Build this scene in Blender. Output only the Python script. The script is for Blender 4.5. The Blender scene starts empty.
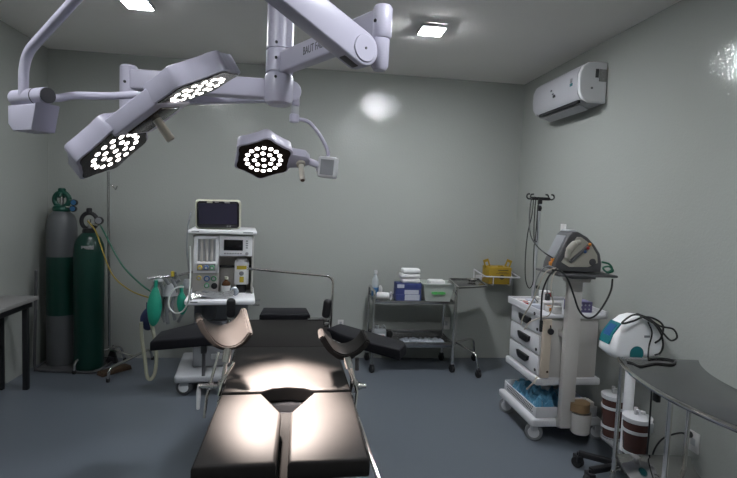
import bpy, bmesh, math, random
from math import sin, cos, pi, radians
from mathutils import Vector, Matrix
V = Vector
SC = bpy.context.scene
COL = SC.collection
RND = random.Random(7)

# ------------------------------------------------------------------ camera numbers (also used to read points off the photograph)
YAW, PITCH, ROLL, FPX, CH = 0.130538217, 0.0677081043, 0.0404306534, 492.716433, 1.5
RX, LX, BY, FY, CZ = 2.1147, -2.2683, 4.7308, -0.75, 2.7543      # right, left, back, front wall, ceiling height
_f = V((sin(YAW)*cos(PITCH), cos(YAW)*cos(PITCH), -sin(PITCH)))
_r = V((cos(YAW), -sin(YAW), 0)); _u = _r.cross(_f)
CR = _r*cos(ROLL) + _u*sin(ROLL); CU = _u*cos(ROLL) - _r*sin(ROLL); CF = _f

def at(px, py, x=None, y=None, z=None):
    """the place in the room seen at a pixel, on a plane x=, y= or z="""
    d = CR*((px-368.5)/FPX) - CU*((py-239)/FPX) + CF
    o = V((0, 0, CH))
    if x is not None: t = (x-o.x)/d.x
    elif y is not None: t = (y-o.y)/d.y
    else: t = (z-o.z)/d.z
    return o + d*t

# ------------------------------------------------------------------ materials
def mat(name, col, rough=.5, metal=0, spec=.5, noise=0, nscale=8, bump=0, bscale=60, emit=0, ecol=None, alpha=1, trans=0, coat=0, rvar=0, ior=1.45, detail=3, bdist=.01):
    m = bpy.data.materials.new(name); m.use_nodes = True
    nt = m.node_tree; p = nt.nodes['Principled BSDF']
    p.inputs['Base Color'].default_value = (*col, 1)
    p.inputs['Roughness'].default_value = rough
    p.inputs['Metallic'].default_value = metal
    p.inputs['Specular IOR Level'].default_value = spec
    p.inputs['IOR'].default_value = ior
    if coat: p.inputs['Coat Weight'].default_value = coat; p.inputs['Coat Roughness'].default_value = .1
    if trans: p.inputs['Transmission Weight'].default_value = trans
    if alpha < 1: p.inputs['Alpha'].default_value = alpha
    if emit:
        p.inputs['Emission Color'].default_value = (*(ecol or col), 1); p.inputs['Emission Strength'].default_value = emit
    tc = nt.nodes.new('ShaderNodeTexCoord')
    if noise:
        n = nt.nodes.new('ShaderNodeTexNoise'); n.inputs['Scale'].default_value = nscale; n.inputs['Detail'].default_value = detail
        nt.links.new(tc.outputs['Object'], n.inputs['Vector'])
        mx = nt.nodes.new('ShaderNodeMix'); mx.data_type = 'RGBA'
        mx.inputs[6].default_value = (*[c*(1-noise) for c in col], 1); mx.inputs[7].default_value = (*[min(1, c*(1+noise)) for c in col], 1)
        nt.links.new(n.outputs['Fac'], mx.inputs[0]); nt.links.new(mx.outputs[2], p.inputs['Base Color'])
        if rvar:
            mr = nt.nodes.new('ShaderNodeMapRange'); mr.inputs[3].default_value = rough-rvar; mr.inputs[4].default_value = rough+rvar
            nt.links.new(n.outputs['Fac'], mr.inputs[0]); nt.links.new(mr.outputs[0], p.inputs['Roughness'])
    if bump:
        n = nt.nodes.new('ShaderNodeTexNoise'); n.inputs['Scale'].default_value = bscale; n.inputs['Detail'].default_value = 2
        nt.links.new(tc.outputs['Object'], n.inputs['Vector'])
        b = nt.nodes.new('ShaderNodeBump'); b.inputs['Strength'].default_value = bump; b.inputs['Distance'].default_value = bdist
        nt.links.new(n.outputs['Fac'], b.inputs['Height']); nt.links.new(b.outputs['Normal'], p.inputs['Normal'])
    return m

M = {}
M['wall'] = mat('wall_gloss_paint', (.374, .389, .364), .075, noise=.03, nscale=1.5, bump=.6, bscale=75, bdist=.0022, spec=.45)
M['ceil'] = mat('ceiling_paint', (.88, .85, .82), .85, noise=.03, nscale=2, spec=.1)
M['floor'] = mat('floor_epoxy', (.120, .137, .163), .30, noise=.05, nscale=2.2, spec=.5)
M['white'] = mat('white_enamel', (.47, .455, .55), .32, noise=.02, spec=.5)
M['machine'] = mat('machine_white', (.86, .86, .88), .4, noise=.02)
M['acwhite'] = mat('appliance_white', (.42, .42, .45), .4, noise=.02)
M['whiteplastic'] = mat('white_plastic', (.56, .56, .58), .42, noise=.02)
M['greyplastic'] = mat('grey_plastic', (.40, .41, .43), .5, noise=.03)
M['midgrey'] = mat('mid_grey', (.22, .225, .24), .5, noise=.04)
M['cartgrey'] = mat('cart_grey', (.60, .60, .62), .45, noise=.03)
M['cartside'] = mat('cart_beige_grey', (.50, .48, .455), .5, noise=.03)
M['darkgrey'] = mat('dark_grey', (.07, .07, .075), .5, noise=.05)
M['black'] = mat('black_plastic', (.012, .012, .014), .42, noise=.1)
M['rubber'] = mat('black_rubber', (.015, .015, .016), .7, noise=.1)
M['vinyl'] = mat('black_vinyl', (.0188, .0174, .0168), .5, noise=.12, nscale=25, bump=.10, bscale=320, bdist=.002, spec=.08)
M['vinyl2'] = mat('navy_black_vinyl', (.014, .014, .017), .5, noise=.12, nscale=25, bump=.10, bscale=320, bdist=.002, spec=.08)
M['gapshade'] = mat('gap_shade_black', (.006, .006, .006), .9, spec=.02)  # near-black for the leg pad gap, with the shade put into the colour
M['chrome'] = mat('chrome', (.72, .70, .68), .13, 1, noise=.03)
M['steel'] = mat('brushed_steel', (.42, .42, .42), .24, 1, noise=.08, nscale=12, rvar=.05)
M['steeltop'] = mat('polished_steel_top', (.22, .22, .235), .22, 1, noise=.06, nscale=9, rvar=.05)
M['mirror'] = mat('mirror_steel', (.36, .35, .345), .06, 1, noise=.03)
M['cylgrey'] = mat('grey_cylinder_paint', (.10, .105, .11), .42, noise=.12, nscale=9)
M['cylgreen'] = mat('green_cylinder_paint', (.003, .034, .024), .36, noise=.12, nscale=9)
M['capgreen'] = mat('green_cap_paint', (.005, .06, .04), .4, noise=.1)
M['hosegreen'] = mat('green_hose', (.012, .12, .07), .45)
M['hoseyellow'] = mat('yellow_hose', (.30, .22, .03), .45)
M['hosewhite'] = mat('white_hose', (.62, .66, .63), .4)
M['hosecream'] = mat('cream_hose', (.33, .33, .25), .5)
M['hosegrey'] = mat('grey_hose', (.22, .23, .24), .5, noise=.2, nscale=30)
M['bag'] = mat('green_rubber_bag', (.02, .30, .20), .45, noise=.18, nscale=14, bump=.25, bscale=18)
M['navy'] = mat('navy_cloth', (.012, .018, .06), .7, noise=.2, nscale=14, bump=.4, bscale=22)
M['cable'] = mat('black_cable', (.014, .015, .016), .45)
M['beigecable'] = mat('beige_cable', (.45, .41, .34), .5)
M['tabletop'] = mat('grey_laminate', (.24, .235, .23), .5, noise=.08)
M['led'] = mat('led_lens', (1, .95, .92), .3, emit=8, ecol=(1, .93, .88))
M['panelglow'] = mat('panel_diffuser', (1, 1, 1), .4, emit=70, ecol=(.93, .97, 1.0))
M['lenspanel'] = mat('dark_lens_panel', (.028, .020, .016), .2, noise=.1)
M['screen'] = mat('dark_screen', (.03, .028, .05), .12, noise=.1, nscale=2, spec=.6)
M['lcd'] = mat('black_lcd', (.008, .008, .010), .2)
M['cream'] = mat('cream_bezel', (.55, .55, .44), .4)
M['glass'] = mat('clear_tube', (.55, .57, .62), .1, alpha=.35)
M['kyellow'] = mat('yellow_print', (.55, .42, .04), .45)
M['kblue'] = mat('blue_knob', (.05, .12, .30), .45)
M['kgreen'] = mat('green_knob', (.05, .25, .10), .45)
M['amber'] = mat('amber_glass', (.07, .025, .008), .12)
M['foil'] = mat('silver_foil', (.75, .75, .77), .2, .9, noise=.1, nscale=30, bump=.6, bscale=45)
M['film'] = mat('crumpled_film', (.50, .54, .60), .2, .35, noise=.35, nscale=40, bump=.7, bscale=50)
M['paper'] = mat('white_paper', (.72, .72, .72), .7, noise=.04, bump=.3, bscale=40)
M['boxblue'] = mat('blue_carton', (.045, .06, .19), .5, noise=.1)
M['boxwhite'] = mat('pale_carton_print', (.50, .52, .60), .5, noise=.12, nscale=30)
M['boxpurple'] = mat('purple_carton', (.17, .15, .30), .5)
M['binplastic'] = mat('frosted_bin', (.55, .60, .55), .35, alpha=.82)
M['printgreen'] = mat('green_print', (.10, .42, .12), .5)
M['bottleclear'] = mat('clear_bottle', (.62, .66, .68), .12, alpha=.45)
M['labelblue'] = mat('blue_label', (.03, .12, .26), .45, noise=.2, nscale=30)
M['red'] = mat('red_print', (.45, .03, .03), .5)
M['sharps'] = mat('yellow_carton', (.38, .245, .02), .6, noise=.08)
M['printdark'] = mat('dark_print', (.10, .075, .03), .6)
M['bluefilm'] = mat('blue_drape_film', (.10, .28, .42), .3, noise=.45, nscale=9, bump=.8, bscale=22, bdist=.03)
M['board'] = mat('beige_board', (.55, .47, .38), .6, noise=.06)
M['rust'] = mat('brown_strap', (.24, .155, .08), .6, noise=.25, nscale=14)
M['orange'] = mat('orange_button', (.60, .22, .03), .45)
M['beige'] = mat('beige_plastic', (.38, .36, .31), .5, noise=.04)
M['teal'] = mat('teal_print', (.01, .15, .17), .4)
M['bluepanel'] = mat('blue_control_panel', (.02, .09, .25), .3)
M['jar'] = mat('brown_jar', (.075, .032, .026), .16, noise=.15, nscale=6)
M['wood'] = mat('brown_board', (.06, .036, .02), .7, noise=.2)
M['outlet'] = mat('outlet_plastic', (.66, .65, .64), .4)
M['label'] = mat('grey_label', (.28, .28, .28), .6, noise=.5, nscale=60)
M['medmix'] = mat('printed_packet', (.62, .60, .60), .5, noise=.15, nscale=40)

# ------------------------------------------------------------------ mesh builder
class B:
    def __init__(s): s.bm = bmesh.new()
    def _new(s, tmp, Mx=None):
        if Mx is not None: bmesh.ops.transform(tmp, matrix=Mx, verts=tmp.verts)
        me = bpy.data.meshes.new('tmp'); tmp.to_mesh(me); tmp.free()
        s.bm.from_mesh(me); bpy.data.meshes.remove(me); return s
    def box(s, c, d, bev=.0, seg=2, Mx=None):
        t = bmesh.new(); bmesh.ops.create_cube(t, size=1)
        bmesh.ops.scale(t, vec=d, verts=t.verts)
        if bev: bmesh.ops.bevel(t, geom=t.edges[:], offset=min(bev, min(d)*.49), segments=seg, profile=.5, affect='EDGES')
        bmesh.ops.translate(t, vec=c, verts=t.verts)
        return s._new(t, Mx)
    def span(s, x, y, z, bev=.0, seg=2, Mx=None):
        return s.box(((x[0]+x[1])/2, (y[0]+y[1])/2, (z[0]+z[1])/2), (abs(x[1]-x[0]), abs(y[1]-y[0]), abs(z[1]-z[0])), bev, seg, Mx)
    def prism(s, poly, depth, Mx=None, bev=0, seg=2, top_scale=None):
        """polygon in local xy, extruded along +z by depth"""
        t = bmesh.new()
        a = [t.verts.new((p[0], p[1], 0)) for p in poly]
        k = top_scale or 1
        b = [t.verts.new((p[0]*k, p[1]*k, depth)) for p in poly]
        n = len(poly)
        t.faces.new(a[::-1]); t.faces.new(b)
        for i in range(n): t.faces.new((a[i], a[(i+1) % n], b[(i+1) % n], b[i]))
        bmesh.ops.recalc_face_normals(t, faces=t.faces[:])
        if bev:
            cap = [e for e in t.edges if abs(e.verts[0].co.z-e.verts[1].co.z) < 1e-6]
            bmesh.ops.bevel(t, geom=cap, offset=bev, segments=seg, profile=.5, affect='EDGES')
        return s._new(t, Mx)
    def lathe(s, prof, c=(0, 0, 0), seg=28, Mx=None):
        t = bmesh.new(); rings = []
        for r, z in prof:
            if r < 1e-6: rings.append([t.verts.new((0, 0, z))])
            else: rings.append([t.verts.new((r*cos(2*pi*i/seg), r*sin(2*pi*i/seg), z)) for i in range(seg)])
        for a, b in zip(rings, rings[1:]):
            for i in range(seg):
                j = (i+1) % seg
                if len(a) == 1 and len(b) == 1: break
                if len(a) == 1: t.faces.new((a[0], b[i], b[j]))
                elif len(b) == 1: t.faces.new((a[i], b[0], a[j]))
                else: t.faces.new((a[i], b[i], b[j], a[j]))
        for q in (rings[0], rings[-1]):
            if len(q) > 1: t.faces.new(q)
        bmesh.ops.recalc_face_normals(t, faces=t.faces[:])
        bmesh.ops.transform(t, matrix=Matrix.Translation(c) @ (Mx or Matrix()), verts=t.verts)
        return s._new(t)
    def cyl(s, a, b, r, seg=20, r2=None, bev=.0):
        a, b = V(a), V(b); L = (b-a).length
        q = (b-a).normalized().to_track_quat('Z', 'Y').to_matrix().to_4x4()
        r2 = r if r2 is None else r2
        pr = [(0, 0), (r-bev, 0), (r, bev), (r2, L-bev), (r2-bev, L), (0, L)] if bev else [(0, 0), (r, 0), (r2, L), (0, L)]
        return s.lathe(pr, a, seg, q)
    def tube(s, pts, r, seg=10):
        pts = [V(p) for p in pts]; t = bmesh.new(); rings = []
        N = None
        for i, p in enumerate(pts):
            d = (pts[min(i+1, len(pts)-1)] - pts[max(i-1, 0)]).normalized()
            if N is None:
                N = d.orthogonal().normalized()
            else:
                N = (N - d*N.dot(d))
                N = N.normalized() if N.length > 1e-6 else d.orthogonal().normalized()
            K = d.cross(N)
            rr = r[i] if isinstance(r, (list, tuple)) else r
            rings.append([t.verts.new(p + N*rr*cos(2*pi*k/seg) + K*rr*sin(2*pi*k/seg)) for k in range(seg)])
        for a, b in zip(rings, rings[1:]):
            for k in range(seg): t.faces.new((a[k], a[(k+1) % seg], b[(k+1) % seg], b[k]))
        t.faces.new(rings[0][::-1]); t.faces.new(rings[-1])
        bmesh.ops.recalc_face_normals(t, faces=t.faces[:])
        return s._new(t)
    def ell(s, c, d, Mx=None, seg=20, rough=0, seed=1):
        t = bmesh.new(); bmesh.ops.create_uvsphere(t, u_segments=seg, v_segments=max(8, seg//2), radius=1)
        if rough:
            rn = random.Random(seed)
            for v in t.verts: v.co *= 1 + rn.uniform(-rough, rough)
        m = Matrix.Translation(c) @ (Mx or Matrix()) @ Matrix.Diagonal((*d, 1))
        bmesh.ops.transform(t, matrix=m, verts=t.verts)
        return s._new(t)
    def loft(s, rows, thick, up=None):
        """thick shell through rows of points"""
        rows = [[V(p) for p in r] for r in rows]; n, m = len(rows), len(rows[0])
        t = bmesh.new()
        nor = [[None]*m for _ in rows]
        for i in range(n):
            for j in range(m):
                du = rows[min(i+1, n-1)][j]-rows[max(i-1, 0)][j]; dv = rows[i][min(j+1, m-1)]-rows[i][max(j-1, 0)]
                nor[i][j] = du.cross(dv).normalized()
        T = [[t.verts.new(rows[i][j]) for j in range(m)] for i in range(n)]
        U = [[t.verts.new(rows[i][j]-nor[i][j]*thick) for j in range(m)] for i in range(n)]
        for i in range(n-1):
            for j in range(m-1):
                t.faces.new((T[i][j], T[i+1][j], T[i+1][j+1], T[i][j+1])); t.faces.new((U[i][j], U[i][j+1], U[i+1][j+1], U[i+1][j]))
        for i in range(n-1):
            t.faces.new((T[i][0], U[i][0], U[i+1][0], T[i+1][0])); t.faces.new((T[i][-1], T[i+1][-1], U[i+1][-1], U[i][-1]))
        for j in range(m-1):
            t.faces.new((T[0][j], T[0][j+1], U[0][j+1], U[0][j])); t.faces.new((T[-1][j], U[-1][j], U[-1][j+1], T[-1][j+1]))
        bmesh.ops.recalc_face_normals(t, faces=t.faces[:])
        return s._new(t)
    def obj(s, name, m, parent=None, inv=None, sharp=35):
        me = bpy.data.meshes.new(name)
        if inv is not None: bmesh.ops.transform(s.bm, matrix=inv, verts=s.bm.verts)
        s.bm.to_mesh(me); s.bm.free()
        for p in me.polygons: p.use_smooth = True
        me.set_sharp_from_angle(angle=radians(sharp))
        me.materials.append(M[m] if isinstance(m, str) else m)
        o = bpy.data.objects.new(name, me); COL.objects.link(o)
        if parent: o.parent = parent
        return o

def fil(pts, r=.05, n=6):
    """round the corners of a polyline"""
    pts = [V(p) for p in pts]; out = [pts[0]]
    for a, b, c in zip(pts, pts[1:], pts[2:]):
        d1, d2 = (a-b), (c-b); k = min(r, d1.length*.49, d2.length*.49)
        p, q = b+d1.normalized()*k, b+d2.normalized()*k
        for i in range(n+1):
            t = i/n; out.append(p*(1-t)**2 + b*2*t*(1-t) + q*t*t)
    out.append(pts[-1]); return out
def spl(pts, n=8):
    """smooth curve through points"""
    pts = [V(p) for p in pts]; P = [pts[0]*2-pts[1]] + pts + [pts[-1]*2-pts[-2]]; out = []
    for i in range(1, len(P)-2):
        for k in range(n):
            t = k/n; a, b, c, d = P[i-1], P[i], P[i+1], P[i+2]
            out.append(.5*((2*b)+(c-a)*t+(2*a-5*b+4*c-d)*t*t+(3*b-a-3*c+d)*t**3))
    out.append(pts[-1]); return out

def tag(o, label, cat, group=None, kind=None):
    o['label'] = label; o['category'] = cat
    if group: o['group'] = group
    if kind: o['kind'] = kind
    return o
class Thing:
    """an Empty at the thing's base; its parts are built in room coordinates (or its own, when own=True)"""
    def __init__(s, name, label, cat, loc=(0, 0, 0), rz=0, group=None):
        s.o = bpy.data.objects.new(name, None); COL.objects.link(s.o)
        s.o.location = loc; s.o.rotation_euler = (0, 0, rz); s.o.empty_display_size = .1
        tag(s.o, label, cat, group)
        s.mw = Matrix.Translation(loc) @ Matrix.Rotation(rz, 4, 'Z'); s.inv = s.mw.inverted()
    def p(s, name, b, m, parent=None, label=None, own=False, kind=None, sharp=35):
        o = b.obj(name, m, parent or s.o, None if own else s.inv, sharp)
        if label: o['label'] = label
        if kind: o['kind'] = kind
        return o
def single(name, b, m, label, cat, group=None, kind=None, loc=None, sharp=35):
    inv = Matrix.Translation(loc).inverted() if loc is not None else None
    o = b.obj(name, m, None, inv, sharp)
    if loc is not None: o.location = loc
    return tag(o, label, cat, group, kind)
def struct(name, b, m):
    o = b.obj(name, m); o['kind'] = 'structure'; return o
def text_mesh(name, s, size, m, Mx, parent, inv, depth=.001, sx=1):
    cu = bpy.data.curves.new(name, 'FONT'); cu.body = s; cu.size = size; cu.extrude = depth
    o = bpy.data.objects.new(name, cu); COL.objects.link(o)
    dg = bpy.context.evaluated_depsgraph_get()
    me = bpy.data.meshes.new_from_object(o.evaluated_get(dg)); bpy.data.objects.remove(o)
    me.transform(inv @ Mx @ Matrix.Diagonal((sx, 1, 1, 1))); me.materials.clear(); me.materials.append(M[m])
    r = bpy.data.objects.new(name, me); COL.objects.link(r); r.parent = parent
    return r
def frame(c, x, y, z):
    x, y, z = V(x).normalized(), V(y).normalized(), V(z).normalized()
    m = Matrix.Identity(4)
    for i in range(3): m[i][0], m[i][1], m[i][2], m[i][3] = x[i], y[i], z[i], c[i]
    return m
def caster(T, x, y, r=.03, w=.022, ang=0, hub=None, body='rubber', z0=0., fork='black', top=None):
    d = V((cos(ang), sin(ang), 0)); c = V((x, y, z0+r))
    b = B(); b.cyl(c-d*w/2, c+d*w/2, r, 24, bev=.004)
    o = T.p('caster', b, body)
    b = B(); b.box(c+V((0, 0, r*.75)), (r*1.1, w*1.5, r*1.1), .004, Mx=None)
    b.cyl(c+V((0, 0, r)), (x, y, top if top else z0+r*2.5), r*.28, 12)
    T.p('caster_fork', b, fork, o)
    if hub:
        b = B(); b.cyl(c-d*(w/2+.003), c+d*(w/2+.003), r*.66, 24, bev=.003)
        T.p('wheel_hub', b, hub, o)
    return o

# ------------------------------------------------------------------ the room
T0 = .15
struct('floor', B().span((LX-T0, RX+T0), (FY-T0, BY+T0), (-.1, 0)), 'floor')
struct('ceiling', B().span((LX-T0, RX+T0), (FY-T0, BY+T0), (CZ, CZ+.1)), 'ceil')
struct('wall_back', B().span((LX-T0, RX+T0), (BY, BY+T0), (0, CZ)), 'wall')
struct('wall_left', B().span((LX-T0, LX), (FY, BY), (0, CZ)), 'wall')
struct('wall_right', B().span((RX, RX+T0), (FY, BY), (0, CZ)), 'wall')
struct('wall_front', B().span((LX-T0, RX+T0), (FY-T0, FY), (0, CZ)), 'wall')

# ceiling panels
def ceiling_light(x, y, label, power):
    T = Thing('ceiling_light', label, 'ceiling light', (x, y, CZ), 0, 'square ceiling light panels')
    b = B(); h = .088
    for sx, sy, dx, dy in ((0, 1, .176, .012), (0, -1, .176, .012), (1, 0, .012, .176), (-1, 0, .012, .176)):
        b.box((sx*(h-.006), sy*(h-.006), -.017), (dx, dy, .026), .002)
    b.box((0, 0, -.006), (.15, .15, .008))
    T.p('frame', b, 'whiteplastic', own=True)
    T.p('diffuser', B().box((0, 0, -.026), (.154, .154, .018), .004), power, own=True)
def glow(name, s):
    # a prismatic diffuser: brightest straight down, falling off towards grazing angles
    m = mat(name, (1, 1, 1), .4, emit=s, ecol=(.935, .965, 1.01)); nt = m.node_tree; p = nt.nodes['Principled BSDF']
    lw = nt.nodes.new('ShaderNodeLayerWeight'); lw.inputs['Blend'].default_value = .5
    a = nt.nodes.new('ShaderNodeMath'); a.operation = 'SUBTRACT'; a.inputs[0].default_value = 1; nt.links.new(lw.outputs['Facing'], a.inputs[1])
    q = nt.nodes.new('ShaderNodeMath'); q.operation = 'MULTIPLY'; q.inputs[1].default_value = s
    k = nt.nodes.new('ShaderNodeMath'); k.operation = 'POWER'; k.inputs[1].default_value = .15; nt.links.new(a.outputs[0], k.inputs[0]); nt.links.new(k.outputs[0], q.inputs[0])
    nt.links.new(q.outputs[0], p.inputs['Emission Strength']); return m
M['glow_a'] = glow('panel_diffuser_front_right', 420); M['glow_b'] = glow('panel_diffuser_left', 165)
M['glow_d'] = glow('panel_diffuser_rear_left', 300); M['glow_c'] = glow('panel_diffuser_rear', 430)
ceiling_light(.836, 3.435, 'lit square ceiling panel between the lamp arm and the air conditioner', 'glow_a')
ceiling_light(-1.107, 3.42, 'lit square ceiling panel cut by the top edge above the double lamp head', 'glow_b')
ceiling_light(.80, 1.03, 'lit square ceiling panel nearer the front wall on the air conditioner side', 'glow_c')
ceiling_light(-1.107, 1.03, 'lit square ceiling panel nearer the front wall on the side table side', 'glow_d')

# ------------------------------------------------------------------ surgical light
SL = Thing('surgical_light', 'white ceiling-mounted surgical light with two jointed arms and lit LED heads', 'surgical light', (-.13, 2.25, CZ))
cx, cy = -.130, 2.25
b = B(); b.lathe([(0, 2.66), (.10, 2.66), (.15, 2.69), (.16, CZ), (0, CZ)], (cx, cy, 0), 36); SL.p('ceiling_canopy', b, 'white')
b = B(); b.cyl((cx, cy, 2.165), (cx, cy, 2.67), .058, 32); b.cyl((cx, cy, 2.150), (cx, cy, 2.168), .053, 32)
b.cyl((cx, cy, 2.065), (cx, cy, 2.155), .060, 32); b.cyl((cx, cy, 2.05), (cx, cy, 2.07), .053, 32)
b.lathe([(0, 1.925), (.045, 1.925), (.057, 1.935), (.062, 1.955), (.062, 2.045), (.058, 2.055), (0, 2.055)], (cx, cy, 0), 32)
col = SL.p('column', b, 'white')
b = B()
for zz in (2.18, 2.35, 2.115, 2.035): b.cyl((cx-.012, cy-.066, zz), (cx-.012, cy-.05, zz), .006, 10)
SL.p('screw', b, 'black', col)
# upper extension arm with lettering
ex, ey, ez = .234, 1.65, 2.100
d = V((ex-cx, ey-cy, 0)); L = d.length; d.normalize(); n = V((d.y, -d.x, 0))          # n looks towards the camera's left
n = V((-.872, -.489, 0)); n = (n - d*n.dot(d)).normalized()
fm = frame((cx, cy, ez), d, n, d.cross(n))
b = B(); b.box((L/2, 0, 0), (L, .056, .088), .010, 3, fm)
arm1 = SL.p('extension_arm', b, 'white')
t0 = .255
text_mesh('lettering', 'BAUT FAL', .044, 'darkgrey', frame(V((cx, cy, ez-.014)) + d*.245 + n*.0282, d, (0, 0, 1), n), arm1, SL.inv, .0006, .72)
b = B(); b.lathe([(0, 2.050), (.028, 2.050), (.032, 2.057), (.032, 2.146), (.027, 2.154), (0, 2.154)], (ex, ey, 0), 32)
j = SL.p('elbow_joint', b, 'white')
SL.p('screw', B().cyl((ex-.028, ey-.020, 2.10), (ex-.02, ey-.014, 2.10), .006, 10), 'black', j)
b = B(); b.cyl((ex, ey, 2.046), (ex, ey, 2.052), .026, 28); SL.p('seal_ring', b, 'black', j)
b = B(); b.lathe([(0, 1.945), (.020, 1.947), (.029, 1.960), (.030, 2.047), (0, 2.047)], (ex-.004, ey, 0), 32); SL.p('elbow_knuckle', b, 'white', j)
# big spring arm towards the camera
P0 = at(359, 50.5, y=1.60); P1 = at(196, -80, y=1.33)
d = (P1-P0); L = d.length; d.normalize(); nn = d.cross(V((0, 0, 1))).normalized()
if nn.y > 0: nn = -nn
up = nn.cross(d); up = up if up.z > 0 else -up
fm = frame(P0, d, up, d.cross(up)); side = fm.to_3x3() @ V((0, 0, 1)); sgn = 1 if side.dot(nn) > 0 else -1
h = .054; prof = [(h*cos(a), h*sin(a)) for a in [radians(90+i*15) for i in range(13)]] + [(L, -.042), (L, .042)]
b = B(); b.prism(prof, .064, fm @ Matrix.Translation((0, 0, -.032)), .008, 3)
arm = SL.p('spring_arm', b, 'white')
q = P0 + nn*.030
SL.p('pivot_cover', B().cyl(q, q+nn*.006, .043, 32, bev=.003), 'white', arm)
SL.p('screw', B().cyl(q, q+nn*.008, .004, 10), 'darkgrey', arm)
b = B(); b.box((.020, -.050, 0), (.060, .012, .034), .005, 2, fm); SL.p('bumper', b, 'darkgrey', arm)
b = B(); b.cyl(P1+V((0, 0, -.07)), P1+V((0, 0, .045)), .034, 28, bev=.006); SL.p('end_joint', b, 'white')
# bent hanger tube and wrist joint of the double head
J = at(31, 97, y=1.70)
tb = fil([P1+V((0, 0, -.06)), P1+V((0, 0, -.10)), at(128, -62, y=1.42), at(75, 0, y=1.52), at(24, 56, y=1.68), J+V((-.022, 0, .0))], .07, 8)
b = B(); b.tube(tb, .0145, 16); SL.p('hanger_tube', b, 'white')
ax = V((.84, -.54, 0)).normalized(); pr = V((ax.y, -ax.x, 0))
b = B(); b.cyl(J-ax*.085, J+ax*.085, .0255, 28, bev=.006)
b.prism([(-.07, -.028), (.07, -.028), (.075, -.024), (.05, -.108), (-.045, -.108), (-.07, -.085)], .075, frame(J-pr*(-.030), ax, (0, 0, 1), -V(pr)), .004)
wj = SL.p('wrist_joint', b, 'white')
b = B(); b.cyl(J+ax*.083, J+ax*.0875, .0235, 28); SL.p('end_cap', b, 'darkgrey', wj)
b = B(); b.cyl(J+ax*.030, J+ax*.034, .0262, 28); SL.p('seam_ring', b, 'black', wj)

LEDR = 16
def petal(c, x, n, name, out, k_=1.0):
    """one six-sided lamp petal: face centre c, face normal n; x points to the handle"""
    n = V(n).normalized(); x = V(x); x = (x-n*x.dot(n)).normalized(); y = n.cross(x)
    F = frame(c, x, y, n)
    def ring(k):
        pts = []
        for i in range(72):
            a = 2*pi*i/72; q = (1+cos(6*(a-radians(30))))/2
            r = (.1305+.0205*q**2)*k
            pts.append((r*cos(a), r*sin(a)))
        return pts
    b = B(); b.prism(ring(1), -.064, F, .0035, 2, .965)
    hd = SL.p('lamp_petal', b, 'white', sharp=28)
    SL.p('lens_panel', B().prism(ring(.925), .003, F), 'lenspanel', hd)
    rings = [(.0, 1, 0), (.0445, 8, .2), (.0825, 16, .1)]
    for r, k, ph in rings:
        for i in range(k):
            a = 2*pi*i/k+ph
            o = B(); o.lathe([(0, .0048), (.0080*k_, .0046), (.0098*k_, .003), (.0098*k_, .001), (0, .001)], (0, 0, 0), 14, F @ Matrix.Translation((r*cos(a), r*sin(a), 0)))
            SL.p('led', o, 'led', hd)
    return hd, F
n1, n2 = V((.68, -.06, -.73)).normalized(), V((.45, .11, -.89)).normalized()
c1, c2 = V((-.641, 1.775, 1.651)), V((-.348, 1.643, 1.845))
c3, n3 = V((-.209, 2.494, 1.706)), V((.109, -.603, -.79)).normalized()
x1 = V((.67, .45, .59)); x2 = V((.88, -.24, .42)); x3 = V((.978, .206, -.022))
h1, F1 = petal(c1, x1, n1, 'a', 0); h2, F2 = petal(c2, -x2, n2, 'b', 0); h3, F3 = petal(c3, x3, n3, 'c', 0, 1.12)
# bridge between the two petals, its handle, and the tube that carries it
mid = (c1+c2)/2; nm = (n1+n2).normalized(); xm = (c2-c1).normalized(); ym = nm.cross(xm)
hb = at(151, 111, y=1.70)
b = B(); b.box((0, 0, -.034), (.19, .20, .058), .006, 3, frame(mid, xm, ym, nm))
br = SL.p('head_bridge', b, 'white')
b = B(); b.box((0, 0, -.003), (.15, .11, .008), .003, 2, frame(mid, xm, ym, nm)); SL.p('bridge_plate', b, 'lenspanel', br)
he = hb + (at(171.5, 140.5, y=1.72)-hb)
b = B(); hd = (he-hb).normalized(); b.cyl(hb-hd*.01, hb+hd*.016, .023, 24, bev=.004); b.cyl(hb, he, .0145, 24, bev=.004)
SL.p('handle', b, 'beige', br, 'beige sterile handle')
b = B(); b.tube(spl([J+ax*.02+V((0, .018, 0)), at(58, 98, y=1.74), at(75, 95.5, y=1.76), at(105, 96, y=1.79), at(140, 96, y=1.80), mid-nm*.05]), .0125, 14)
SL.p('fork_tube', b, 'white')
# lower extension arm, its joint, second spring arm, knuckle and single head
lx, ly, lz = -.765, 2.27, 1.995
b = B(); b.span((lx+.01, cx), (ly-.036, ly+.036), (lz-.042, lz+.042), .010, 3); SL.p('extension_arm', b, 'white')
b = B(); b.lathe([(0, 1.865), (.030, 1.865), (.036, 1.872), (.036, 2.047), (.030, 2.055), (0, 2.055)], (lx, ly, 0), 28)
j = SL.p('arm_end_joint', b, 'white'); SL.p('screw', B().cyl((lx-.004, ly-.040, 1.98), (lx-.004, ly-.03, 1.98), .006, 10), 'black', j)
A0, A1 = V((lx, ly+.02, 1.925)), at(290.5, 91.5, y=2.60)
d = (A1-A0); L = d.length; d.normalize(); nn = V((d.y, -d.x, 0)).normalized(); up = d.cross(nn); up = up if up.z > 0 else -up
fm = frame(A1, -d, up, (-d).cross(up))
h = .050; prof = [(h*cos(a), h*sin(a)) for a in [radians(90+i*15) for i in range(13)]] + [(L, -.036), (L, .036)]
b = B(); b.prism(prof, .060, fm @ Matrix.Translation((0, 0, -.030)), .008, 3); arm = SL.p('spring_arm', b, 'white')
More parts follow.
